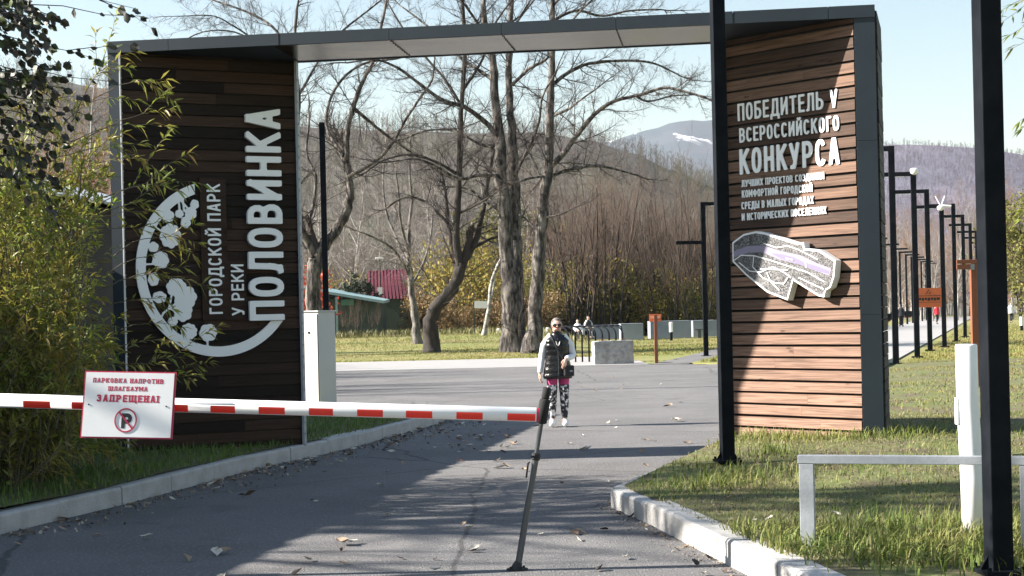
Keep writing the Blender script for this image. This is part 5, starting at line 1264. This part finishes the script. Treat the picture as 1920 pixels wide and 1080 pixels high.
for k, me in enumerate(lm):
    for j, t in enumerate(tones):
        m2 = me.copy(); m2.materials.clear(); m2.materials.append(t); variants.append((m2, ('pale', 'tan', 'brown', 'dark')[j]))
variants = [v for v in variants if v[1] in ('pale', 'tan')] * 2 + variants
def leaf_at(x, y, z, s, sub='on the asphalt road', g_='dry leaves on the asphalt road'):
    me, tone = variants[rg.randrange(len(variants))]
    o = bpy.data.objects.new('fallen_leaf', me); col.objects.link(o); o.location = (x, y, z); s *= .82; o.scale = (s, s, s * rg.uniform(.7, 1.6))
    o.rotation_euler = (rg.gauss(0, .25), rg.gauss(0, .25), rg.uniform(0, 6.28))
    tag(o, 'dry curled %s leaf lying %s' % (tone, sub), 'leaf', '%s %s' % (tone, g_))
for k in range(104):     # drift along the left kerb
    d = rg.uniform(10.5, 24) if k % 3 else rg.uniform(16, 22); x = interp(LK[:8], d) + .03 + abs(rg.gauss(0, .22)); leaf_at(x, d, .004, rg.uniform(.5, 1.15), 'along the left kerb', 'dry leaves along the left kerb')
for k in range(62):     # drift before the lit wedge
    leaf_at(rg.gauss(-.9, .55), rg.gauss(20.5, 1.7), .004, rg.uniform(.6, 1.3))
for k in range(70):
    d = 9.4 + 14 * rg.random() ** 1.3; leaf_at(rg.uniform(-.30 * d, min(interp(RK if d < 13.1 else RK2, d) - .1, .2 * d)), d, .004, rg.uniform(.5, 1.35))
for k in range(18):
    d = rg.uniform(9.6, 13); leaf_at(interp(RK, d) - .03 - abs(rg.gauss(0, .08)), d, .004, rg.uniform(.4, .9), 'against the near right kerb', 'dry leaves against the right kerb')
for k in range(12):
    d = rg.uniform(23, 40); leaf_at(rg.uniform(-.05 * d, .10 * d), d, .004, rg.uniform(.7, 1.4))
for k in range(14):
    d = rg.uniform(9.8, 14); x = interp(RK if d < 13.1 else RK2, d) + rg.uniform(.25, 1.5); leaf_at(x, d, zR(x, d) + .03, rg.uniform(.5, 1.1), 'in the right hand lawn', 'dry leaves in the lawn')
for (px, py, s) in [(645, 1022, 1.7), (940, 878, 1.7), (1075, 1002, 1.5), (405, 1040, 1.6), (578, 1052, 1.1), (960, 833, 1.5), (1172, 1048, 1.0), (1095, 845, 1.5), (275, 1010, 1.2), (1250, 763, 1.8), (1265, 790, 1.8), (470, 930, 1.3)]:
    p = on(px, py, .004); leaf_at(p.x, p.y, .004, s)
    if s > 1.4: leaf_at(p.x + .05, p.y + .04, .012, s * .8)

# ------------------------------------------------------------------ willow at the left, alder twig overhead
def lance_leaves(base, dirs, L, W, seed, droop=.25):
    g = np.random.default_rng(seed); N = len(base); d = dirs / np.linalg.norm(dirs, axis=1, keepdims=True)
    up = np.array([[0, 0, 1.]]) + g.normal(0, .5, (N, 3)); s = np.cross(d, up); s /= np.linalg.norm(s, axis=1, keepdims=True); nn = np.cross(s, d)
    L = L * g.uniform(.5, 1.25, (N, 1)); W = W * g.uniform(.7, 1.2, (N, 1)); dr = np.array([[0, 0, -1.]]) * L * droop * g.uniform(0, 1.4, (N, 1))
    m = base + d * L * .45 + dr * .25; t = base + d * L + dr; f = nn * W * .45
    V = np.stack([base, m - s * W + f, m, m + s * W + f, t], 1).reshape(-1, 3); o = (np.arange(N) * 5)[:, None]
    return V, np.concatenate([o + np.array([a]) for a in ([0, 2, 1], [0, 3, 2], [1, 2, 4], [2, 3, 4])], 0)
rg = random.Random(33)
wb = Vector((-4.95, 14.2, .15)); stems = Segs(); LB, LD = [], []
def branch(base, tip, r, leaf_from, spacing, arch, side=.0):
    n = 12; L = (tip - base).length; ctrl = base.lerp(tip, .55) + Vector((0, 0, arch * L)) + Vector((rg.gauss(0, .05), rg.gauss(0, .06), 0)) * L
    P = []
    for i in range(n + 1):
        t = i / n; P.append(base * (1 - t) ** 2 + ctrl * 2 * t * (1 - t) + tip * t * t + Vector((rg.gauss(0, .006), rg.gauss(0, .006), rg.gauss(0, .006))) * L)
    for i in range(n): stems.add(P[i], P[i + 1], r * (1 - .8 * i / n), r * (1 - .8 * (i + 1) / n))
    s = leaf_from * L
    while s < L:
        t = s / L * n; i = min(n - 1, int(t)); q = P[i].lerp(P[i + 1], t - i); d = (P[i + 1] - P[i]).normalized(); o = rnd_perp(d, rg); a = R(rg.uniform(22, 62))
        LB.append(tuple(q)); LD.append(tuple(d * math.cos(a) + o * math.sin(a))); s += spacing * rg.uniform(.6, 1.9)
    for k in range(3):
        d = (P[n] - P[n - 1]).normalized(); LB.append(tuple(P[n])); LD.append(tuple(d + rnd_perp(d, rg) * .4))
    return P
def willow_branch(px, py, D, r=.009):
    tip = at(px, py, D); base = wb + Vector((rg.uniform(-.9, .75), rg.uniform(-.8, .9), 0)); base.z = .12
    if px > 235: base = at(px - rg.uniform(150, 230), py + rg.uniform(20, 90), D)
    elif rg.random() < .5: base = at(min(150, px - rg.uniform(-40, 150)), py + rg.uniform(60, 190), D + rg.uniform(-.4, .4)); base.z = max(base.z, .15)
    elif tip.z > 1.2: base = base.lerp(Vector((tip.x, tip.y, base.z)), .35)
    P = branch(base, tip, r, (.15 if py > 600 else .4) if px < 215 else .62, .026, rg.uniform(.10, .28))
    for k in range(rg.randrange(2, 5) if px < 215 else rg.randrange(0, 3)):           # side sprigs
        i = rg.randrange(5, 11); d = (P[i + 1] - P[i]).normalized(); o = rnd_perp(d, rg); branch(P[i], P[i] + (d * .8 + o * .7 + Vector((0, 0, .12))).normalized() * rg.uniform(.22, .55), .004, .12, .022, .06)
for px, py in [(300, 156), (318, 204), (312, 238), (262, 188), (195, 125), (120, 178), (62, 212), (40, 190), (150, 205), (378, 345), (300, 345), (268, 380), (285, 395), (372, 455), (300, 440), (345, 500), (340, 612), (310, 560), (376, 706), (330, 640), (250, 300), (230, 250), (210, 330), (270, 270), (352, 668), (335, 470)]:
    willow_branch(px, py, rg.uniform(13.2, 14.8), .006)
for k in range(175):
    px = rg.uniform(-70, 190) if k % 4 else rg.uniform(-40, 120); py = rg.uniform(330, 820); willow_branch(px - max(0, (py - 640)) * .15, py, rg.uniform(12.9, 15.6), .006)
for k in range(60): willow_branch(rg.uniform(-40, 235), rg.uniform(600, 850), rg.uniform(13.2, 16.2), .005)
for k in range(26): willow_branch(rg.uniform(-60, 215), rg.uniform(225, 345), rg.uniform(13.4, 15.2))
V, T3 = lance_leaves(np.array(LB), np.array(LD), .12, .0125, 3, .45)
wt = thing('willow_bush', 'large yellow green willow bush with narrow leaves spreading over the left gate pylon', 'bush', wb)
def local(me, par): me.transform(Matrix.Translation(-par.location)); return me
link('crown', local(np_mesh('crown', V, tris=T3), wt), M['willowleaf'], wt)
link('stems', local(stems.mesh('stems', 5), wt), mat('willow_stem', (.07, .062, .035), .85, var=(.15, .13, .08), vscale=9, vamt=.6), wt)

# alder: trunk stands left of the frame, twigs hang into the corner
rg = random.Random(44); stems = Segs(); LB, LD = [], []
ab = Vector((-5.9, 8.6, .15)); grow([stems], rg, ab - Vector((0, 0, .3)), (.05, 0, 1), 6.2, .13, 0, [(9, .03, .02, 0, 0, 0, 1)])
fork = Vector((-5.6, 8.6, 3.1)); D0 = 8.2
def twigs(tip, D, n_side, r=.011, sp=.045, base=None):
    q = at(*tip, D); b0 = base or Vector((-4.2 + rg.uniform(-.4, .4), D + rg.uniform(-.4, .4), q.z + rg.uniform(.0, .7)))
    P = branch(b0, q, r, .35, sp, .06)
    for k in range(n_side):
        i = rg.randrange(4, 12); d = (P[i + 1] - P[i]).normalized(); o = rnd_perp(d, rg); branch(P[i], P[i] + (d * .8 + o * .6 - Vector((0, 0, .2))).normalized() * rg.uniform(.12, .35), .003, .15, sp * .9, .03)
for a in [(-4.3, 8.4, 3.9), (-4.2, 8.0, 3.2), (-4.3, 8.8, 2.8)]: branch(fork, Vector(a), .035, 2, 1, .05)
twigs((275, 36), 8.2, 3, .008, .10); twigs((258, 18), 8.0, 2, .007, .10); twigs((178, 105), 8.3, 4, .008, .07); twigs((195, 152), 8.1, 3, .008, .09); twigs((120, 165), 8.0, 5, .008, .06); twigs((145, 212), 8.4, 5, .008, .07)
for k in range(46): twigs((rg.uniform(-60, 105), rg.uniform(20, 250)), rg.uniform(7.7, 8.9), 4, .007, .032)
for k in range(14): twigs((rg.uniform(-30, 110), rg.uniform(230, 345)), rg.uniform(7.7, 8.9), 3, .007, .045)
B = np.array(LB); Dv = np.array(LD); g = np.random.default_rng(6); N = len(B)
d = Dv / np.linalg.norm(Dv, axis=1, keepdims=True) + np.array([[0, 0, -.5]]); d /= np.linalg.norm(d, axis=1, keepdims=True)
s = np.cross(d, g.normal(0, 1, (N, 3))); s /= np.linalg.norm(s, axis=1, keepdims=True); nn = np.cross(s, d); L = .052 * g.uniform(.5, 1.25, (N, 1)); W = L * .42
V = np.stack([B, B + d * L * .3 + s * W * .9 + nn * W * .3, B + d * L * .7 + s * W * .75, B + d * L, B + d * L * .7 - s * W * .75, B + d * L * .3 - s * W * .9 + nn * W * .3, B + d * L * .5 - nn * W * .15], 1).reshape(-1, 3)
o = (np.arange(N) * 7)[:, None]; T3 = np.concatenate([o + np.array([[i, (i + 1) % 6, 6]]) for i in range(6)], 0)
al = thing('alder_tree', 'alder, leaves coloured dark as if backlit, whose twigs hang into the upper left corner', 'tree', ab)
link('crown', local(np_mesh('crown', V, tris=T3), al), M['alderleaf'], al)
link('trunk', local(stems.mesh('trunk', 6), al), M['darkbark'], al)
# two big green leaves catching the light and a willow sprig at the right edge
rg = random.Random(55); stems = Segs(); LB, LD = [], []
rb = Vector((4.3, 9.6, .15)); grow([stems], rg, rb, (.02, 0, 1), 5.0, .05, 0, [(9, .03, .02, 0, 0, 0, 1)])
for (px, py, b) in [(1878, 18, 3.9), (1893, 62, 3.8), (1900, 90, 3.6), (1885, 40, 4.0), (1908, 8, 3.9), (1912, 225, 3.2), (1916, 240, 3.1), (1913, 412, 2.6), (1918, 395, 2.5)]:
    branch(Vector((4.25, 9.6, b)), at(px, py, 10.0), .006, .45, .035, .05)
V, T3 = lance_leaves(np.array(LB), np.array(LD), .085, .008, 4)
rw = thing('young_willow', 'thin young willow whose leafy tips reach in at the right edge', 'tree', rb)
link('crown', local(np_mesh('crown', V, tris=T3), rw), M['willowleaf'], rw); link('trunk', local(stems.mesh('trunk', 6), rw), M['bark'], rw)

# ------------------------------------------------------------------ far woods: one mass on each hill
def wood(name, hill_name, n, seed, h, m, px0, px1, tmin, near):
    me0 = bpy.data.objects[hill_name].data; co = np.zeros(len(me0.vertices) * 3, np.float32); me0.vertices.foreach_get('co', co); co = co.reshape(-1, 3)
    g = np.random.default_rng(seed); rgp = random.Random(seed); protos = []
    for k in range(4):
        s = [Segs() for _ in range(3)]
        grow(s, rgp, (0, 0, -.6), (rgp.gauss(0, .05), 0, 1), 1.0 * h, h * .012, 0, [(4, .06, .03, 9, 38, .42, .25), (3, .12, .05, 3, 36, .5, .2), (2, .15, .03, 0, 0, 0, 0)])
        a = Segs()
        for q in s: a.p0 += q.p0; a.p1 += q.p1; a.r0 += [max(x, near) for x in q.r0]; a.r1 += [max(x * .8, near * .7) for x in q.r1]
        protos.append(a.arrays(3))
    ny_rows = {121: 29, 161: 29}; nx = 121; rows = len(co) // nx; V, Q = [], []; b = 0
    for k in range(n):
        t = tmin + (1 - tmin) * g.uniform() ** .8; px = px0 + (px1 - px0) * g.uniform(); fi = (px + 700) / 3400 * 120; i = int(fi); j = t * 26; jj = min(25, int(j))
        A = co[jj * nx + i]; Bq = co[(jj + 1) * nx + min(i + 1, 120)]; C1 = co[jj * nx + min(i + 1, 120)]; fu, fv = fi - i, j - jj
        p = A + (C1 - A) * fu + (Bq - C1) * fv; v, q = protos[k % 4]; a = g.uniform(0, 6.28); sc = g.uniform(.65, 1.25); c, s_ = math.cos(a) * sc, math.sin(a) * sc
        v2 = np.stack([v[:, 0] * c - v[:, 1] * s_ + p[0], v[:, 0] * s_ + v[:, 1] * c + p[1], v[:, 2] * sc + p[2]], 1); V.append(v2); Q.append(q + b); b += len(v2)
    return tag(link(name, np_mesh(name, np.concatenate(V), quads=np.concatenate(Q)), m), kind='stuff')
wood('hillside_wood', 'wooded_hill', 5600, 3, 7.0, M['purpletwig'], -80, 1540, .12, .028)
wood('plateau_wood', 'plateau_hill', 3200, 4, 5.5, mat('plateau_twig', (.12, .105, .13), .95), 1560, 1960, .35, .07)

# ------------------------------------------------------------------ people
def skin_obj(name, V, E, m, parent, root, sub=2, mats=None):
    """V: {key: (pos, radius or (rx, ry))}; grown into one continuous surface"""
    keys = list(V); me = bpy.data.meshes.new(name); me.from_pydata([V[k][0] for k in keys], [(keys.index(a), keys.index(b)) for a, b in E], [])
    o = link(name, me, m, parent); md = o.modifiers.new('skin', 'SKIN'); md.use_smooth_shade = True
    lay = me.skin_vertices[0].data
    for i, k in enumerate(keys):
        r = V[k][1]; lay[i].radius = (r, r) if not isinstance(r, tuple) else r; lay[i].use_root = (k == root)
    s = o.modifiers.new('subdivision', 'SUBSURF'); s.levels = sub; s.render_levels = sub
    return o
def chain(*ks): return list(zip(ks, ks[1:]))
def loft(rings, n=28, cap0=False, cap1=False):
    """rings: (z, rx, ry, cx, cy)"""
    b = MB(); vs = []
    for z, rx, ry, cx, cy in rings:
        for j in range(n):
            t = 2 * math.pi * j / n; vs.append((cx + rx * math.cos(t), cy + ry * math.sin(t), z))
    fs = [(i * n + j, i * n + (j + 1) % n, (i + 1) * n + (j + 1) % n, (i + 1) * n + j) for i in range(len(rings) - 1) for j in range(n)]
    if cap0: fs.append(tuple(range(n))[::-1])
    if cap1: fs.append(tuple((len(rings) - 1) * n + j for j in range(n)))
    return b.add(vs, fs)
def hand(V, E, wr, d, side, palm_n, key):
    """palm and five bent fingers; d: direction of the fingers, palm_n: palm normal"""
    d = Vector(d).normalized(); n = Vector(palm_n).normalized(); s = d.cross(n).normalized() * side; wr = Vector(wr)
    V[key + 'p'] = (wr + d * .045, (.028, .016)); E.append((key, key + 'p'))
    for i, (o, L) in enumerate([(-.024, .066), (-.008, .076), (.008, .071), (.023, .056)]):
        a = wr + d * .082 + s * o; b = a + d * L * .45 + n * .008; c = b + d * L * .30 + n * .020; e = c + d * L * .18 + n * .022
        ks = [key + 'f%d%d' % (i, j) for j in range(4)]
        for k, q, r in zip(ks, (a, b, c, e), (.0095, .0085, .008, .0065)): V[k] = (q, r)
        E += chain(key + 'p', *ks)
    a = wr + d * .035 - s * .034 + n * .008; b = a + d * .03 - s * .012 + n * .01; c = b + d * .026 + n * .006
    for k, q, r in zip((key + 't0', key + 't1', key + 't2'), (a, b, c), (.011, .0095, .0075)): V[k] = (q, r)
    E += chain(key + 'p', key + 't0', key + 't1', key + 't2')

def person(label, loc, rz, arms, legs, C, scale=1.0, detail=True, group=None):
    t = thing('person', label, 'person', loc, rz, group); t.scale = (scale,) * 3
    V = {'pel': ((0, 0, .88), (.135, .095)), 'spi': ((0, .0, 1.02), (.115, .085)), 'che': ((0, -.005, 1.17), (.135, .095)), 'upc': ((0, 0, 1.275), (.105, .075)),
         'nec': ((0, -.005, 1.35), .048), 'hb': ((0, -.018, 1.405), (.064, .070)), 'hm': ((0, -.02, 1.46), (.076, .088)), 'ht': ((0, -.008, 1.525), (.069, .078)), 'hc': ((0, 0, 1.565), (.036, .042)),
         'chin': ((0, -.072, 1.392), .026), 'nose0': ((0, -.098, 1.468), .012), 'nose': ((0, -.112, 1.445), .011)}
    E = chain('pel', 'spi', 'che', 'upc', 'nec', 'hb', 'hm', 'ht', 'hc') + [('hb', 'chin'), ('hm', 'nose0'), ('nose0', 'nose')]
    for sd, k in ((-1, 'R'), (1, 'L')):
        V['ear' + k] = ((sd * .076, .0, 1.455), (.010, .02)); E.append(('hm', 'ear' + k))
        sh, el, wr, hd, pn = arms[k]
        V['sh' + k] = (sh, .054); V['el' + k] = (el, .040); V['wr' + k] = (wr, (.026, .021)); E += chain('upc', 'sh' + k, 'el' + k, 'wr' + k)
        hand(V, E, wr, hd, sd, pn, 'wr' + k)
        hp, kn, an, toe = legs[k]
        V['hp' + k] = (hp, .083); V['th' + k] = (tuple((a * .5 + b * .5) for a, b in zip(hp, kn)), .070); V['kn' + k] = (kn, .053); V['ca' + k] = (tuple(a * .62 + b * .38 for a, b in zip(kn, an)), .053)
        V['an' + k] = (an, .036); V['toe' + k] = (toe, .03); E += chain('pel', 'hp' + k, 'th' + k, 'kn' + k, 'ca' + k, 'an' + k, 'toe' + k)
    skin_obj('body', V, E, C['skin'], t, 'pel', 2 if detail else 1)
    # clothing follows the same joints
    for k in 'RL':
        sh, el, wr = (Vector(v) for v in arms[k][:3]); q = wr - (wr - el).normalized() * .008
        S = {'o': (sh * .72 + Vector((0, 0, .372)) * 1.0 if False else Vector((sh.x * .72, sh.y, sh.z + .018)), .06), 'a': (sh + Vector((0, 0, .004)), .071), 'b': (sh.lerp(el, .45), .060), 'c': (el, .055), 'd': (el.lerp(q, .5), .049), 'e': (q, .039), 'f': (q + (wr - el).normalized() * .01, .037)}
        skin_obj('sleeve', S, chain('o', 'a', 'b', 'c', 'd', 'e', 'f'), C['sleeve'], t, 'a', 2 if detail else 1)
        hp, kn, an, toe = (Vector(v) for v in legs[k])
        S = {'a': (hp + Vector((0, 0, .06)), .098), 'b': (hp.lerp(kn, .35), .092), 'c': (hp.lerp(kn, .7), .076), 'd': (kn, .063)}
        if C.get('sock'):
            skin_obj('trouser_leg', S, chain('a', 'b', 'c', 'd'), C['leg'], t, 'a')
            S = {'a': (hp.lerp(kn, .48), .090), 'b': (hp.lerp(kn, .75), .082), 'c': (kn, .070), 'd': (kn.lerp(an, .4), .067), 'e': (kn.lerp(an, .8), .050), 'f': (an + Vector((0, 0, .02)), .047)}
            skin_obj('long_sock', S, chain('a', 'b', 'c', 'd', 'e', 'f'), C['sock'], t, 'a')
        else:
            S.update({'e': (kn.lerp(an, .5), .064), 'f': (an + Vector((0, 0, .03)), .056)}); skin_obj('trouser_leg', S, chain('a', 'b', 'c', 'd', 'e', 'f'), C['leg'], t, 'a', 1)
        d = (toe - an); d.z = 0; d.normalize(); z0 = min(toe.z, an.z - .05) - .03
        S = {'h': (an + Vector((0, 0, -.045)) - d * .035, .050), 'a': (an + Vector((0, 0, .0)), .050), 'm': (an + d * .085 + Vector((0, 0, -.045)), (.048, .048)), 't': (an + d * .19 + Vector((0, 0, -.052)), (.046, .040))}
        skin_obj('shoe', S, [('a', 'h'), ('h', 'm'), ('m', 't'), ('a', 'm')], C['shoe'], t, 'h', 2 if detail else 1)
    rings = []
    ztop, zhem = 1.375, C.get('hem', .70)
    prof = [(zhem, .205, .150), (zhem + .03, .212, .156), (.80, .205, .150), (.90, .188, .138), (1.0, .172, .126), (1.10, .176, .128), (1.18, .186, .132), (1.25, .182, .124), (1.30, .150, .105), (1.335, .092, .085), (1.355, .078, .080), (1.38, .076, .082), (1.388, .068, .074)]
    prof = [p for p in prof if p[0] >= zhem]
    for (z0, a0, c0), (z1, a1, c1) in zip(prof, prof[1:]):
        m = 4
        for i in range(m):
            f = i / m; z = z0 + (z1 - z0) * f; puff = (.009 * abs(math.sin((z - zhem) * math.pi / .085)) - .004) if C.get('puffy') and z < 1.29 else 0
            rings.append((z, a0 + (a1 - a0) * f + puff, c0 + (c1 - c0) * f + puff, 0, -.005))
    rings.append((*prof[-1], 0, -.005))
    rings = [(rings[0][0] + .012, rings[0][1] - .02, rings[0][2] - .02, 0, -.005)] + rings
    lo = loft(rings).build('vest' if C.get('puffy') else 'jacket', C['top'], t, smooth_=True)
    # hair: cap pulled back from the face with a knot
    hb = bmesh.new(); bmesh.ops.create_uvsphere(hb, u_segments=22, v_segments=14, radius=1)
    for v in list(hb.verts):
        if v.co.y < -.42 - .35 * v.co.z * 0 and v.co.z < .62: hb.verts.remove(v)
    for v in hb.verts: v.co = Vector((v.co.x * .084, .004 + v.co.y * .096, 1.484 + v.co.z * .102))
    for v in hb.verts:
        if v.co.z < 1.42: v.co.x *= .82
    me = bpy.data.meshes.new('hair'); hb.to_mesh(me); hb.free(); o = link('hair', me, C['hair'], t, smooth_=True); sm_ = o.modifiers.new('thick', 'SOLIDIFY'); sm_.thickness = .006
    return t
dark = mat('dark_cloth', (.02, .021, .026), .8)
woman_arms = {'R': ((-.165, .0, 1.27), (-.222, .03, 1.02), (-.262, -.02, .79), (-.06, -.08, -1), (1, -.1, 0)), 'L': ((.165, 0, 1.27), (.232, -.005, 1.02), (.118, -.185, .995), (-.35, -.25, -.85), (0, 1, -.4))}
woman_legs = {'R': ((-.085, 0, .83), (-.085, -.015, .47), (-.088, .03, .095), (-.11, -.11, .035)), 'L': ((.085, 0, .83), (.086, -.03, .47), (.088, .0, .095), (.085, -.15, .035))}
wp_ = on(1048, 800, .0)
wm = person('woman in shiny black quilted vest, white sleeves and patterned leggings walking towards the barrier', (wp_.x, wp_.y, .0), R(3), woman_arms, woman_legs,
            {'skin': M['skin'], 'sleeve': M['sleeve'], 'leg': M['pink'], 'sock': M['bwpattern'], 'shoe': M['white'], 'top': M['vest'], 'hair': M['hair'], 'puffy': True, 'hem': .70})
bpy.context.view_layer.update()
def wpart(name, b, m, **k): return b.build(name, m, wm, **k)
# sunglasses, lips, zip, strap and bag
sg_ = MB()
for sx_ in (-1, 1):
    sg_.prism([(sx_ * .033 + .031 * math.cos(i * math.pi / 8), .024 * math.sin(i * math.pi / 8)) for i in range(16)], lambda x, y: Vector((x, -.1085 + abs(x) * .25, 1.474 + y)), lambda x, y: Vector((x, -.1015 + abs(x) * .25, 1.474 + y)))
    sg_.tube([(sx_ * .06, -.094, 1.482), (sx_ * .082, -.01, 1.478)], .0035, 5)
sg_.tube([(-.012, -.11, 1.482), (.012, -.11, 1.482)], .0035, 5)
wpart('sunglasses', sg_, M['black'])
wpart('lips', MB().tube([(-.020, -.094, 1.412), (-.007, -.1, 1.414), (.007, -.1, 1.414), (.020, -.094, 1.412)], [.003, .006, .006, .003], 6), mat('lips', (.42, .10, .09), .5))
wpart('zip', MB().tube([(0, -.161, .72), (.002, -.148, .92), (.0, -.136, 1.05), (.0, -.14, 1.18), (.0, -.118, 1.29)], .005, 6), M['propmetal'])
stp = MB(); P_ = [(-.10, -.075, 1.335), (-.07, -.122, 1.26), (-.02, -.150, 1.15), (.04, -.148, 1.03), (.10, -.150, .93), (.14, -.145, .87)]
stp.tube(P_, .011, 6); wpart('bag_strap', stp, M['strap'])
bg_ = MB().box(.075, .225, -.205, -.135, .735, .895); wpart('shoulder_bag', bg_, M['strap'], bevel=.02)
wpart('bag_clasp', MB().box(.16, .20, -.211, -.2055, .80, .825), M['greysteel'])
wpart('necklace', MB().tube([(-.03, -.125, 1.25), (-.012, -.146, 1.19), (.004, -.147, 1.18), (.02, -.142, 1.20), (.032, -.125, 1.25)], .006, 5), M['white'])
wpart('hair_knot', loft([(1.50, .012, .012, 0, .10), (1.515, .034, .03, 0, .105), (1.54, .036, .032, 0, .108), (1.565, .02, .018, 0, .105)], 12, True, True), M['hair'], smooth_=True)

down = {'R': ((-.165, .0, 1.27), (-.215, .03, 1.02), (-.225, -.03, .79), (0, -.08, -1), (1, 0, 0)), 'L': ((.165, 0, 1.27), (.215, .03, 1.02), (.225, -.03, .79), (0, -.08, -1), (-1, 0, 0))}
sit_l = {'R': ((-.085, 0, .85), (-.10, -.40, .84), (-.10, -.42, .46), (-.10, -.55, .41)), 'L': ((.085, 0, .85), (.10, -.40, .84), (.10, -.42, .46), (.10, -.55, .41))}
bent = {'R': ((-.165, .0, 1.27), (-.22, -.02, 1.03), (-.10, -.22, 1.0), (.3, -.7, -.2), (0, 0, -1)), 'L': ((.165, 0, 1.27), (.22, -.02, 1.03), (.10, -.22, 1.0), (-.3, -.7, -.2), (0, 0, -1))}
q = at(1105, 606, 89.0)
person('visitor in white sleeves and dark waistcoat seated on the blue grey wall', (q.x, 90.3, q.z - 1.33), R(25), bent, sit_l, {'skin': M['skin'], 'sleeve': M['sleeve'], 'leg': dark, 'shoe': M['black'], 'top': dark, 'hair': M['hair'], 'hem': .80}, 1.1, False)
q = at(1084, 609, 91.0)
person('visitor all in white seated on the blue grey wall, left of the waistcoat', (q.x, 91.6, q.z - 1.42), R(-10), bent, sit_l, {'skin': M['skin'], 'sleeve': M['sleeve'], 'leg': dark, 'shoe': M['black'], 'top': M['sleeve'], 'hair': M['hair'], 'hem': .80}, 1.1, False)
walk = {'R': ((-.085, 0, .83), (-.085, -.10, .47), (-.088, -.10, .095), (-.1, -.24, .035)), 'L': ((.085, 0, .83), (.086, .02, .47), (.088, .18, .115), (.085, .06, .035))}
for px, pb, D, top, hairm, lab, rz in [(1690, 611, 118, dark, dark, 'walker in a dark coat on the park path behind the second lamp', 160), (1757, 606, 128, mat('coral_red_cloth', (.65, .04, .06), .8), M['hair'], 'walker in a bright red jacket on the park path beside the orange notice', 20),
                                   (1896, 604, 130, M['sleeve'], dark, 'walker in a white top on the far lawn right of the nearest black post', 0)]:
    p = at(px, pb, D); person(lab, (p.x, D, .014 if px < 1800 else -.03), R(rz), down, walk, {'skin': M['skin'], 'sleeve': top, 'leg': dark, 'shoe': M['black'], 'top': top, 'hair': hairm, 'hem': .74}, 1.08, False)

# ------------------------------------------------------------------ air between here and the hills
hz_ = MB().box(-6000, 6000, -300, 6000, -1.5, 640).build('haze', None); tag(hz_, kind='stuff')
hm = bpy.data.materials.new('haze'); hm.use_nodes = True; n_ = hm.node_tree.nodes; n_.remove(n_['Principled BSDF'])
pv = n_.new('ShaderNodeVolumePrincipled'); pv.inputs['Color'].default_value = (.80, .86, 1.0, 1); pv.inputs['Density'].default_value = .00006; pv.inputs['Anisotropy'].default_value = .2
hm.node_tree.links.new(pv.outputs[0], n_['Material Output'].inputs['Volume']); hz_.data.materials.append(hm)
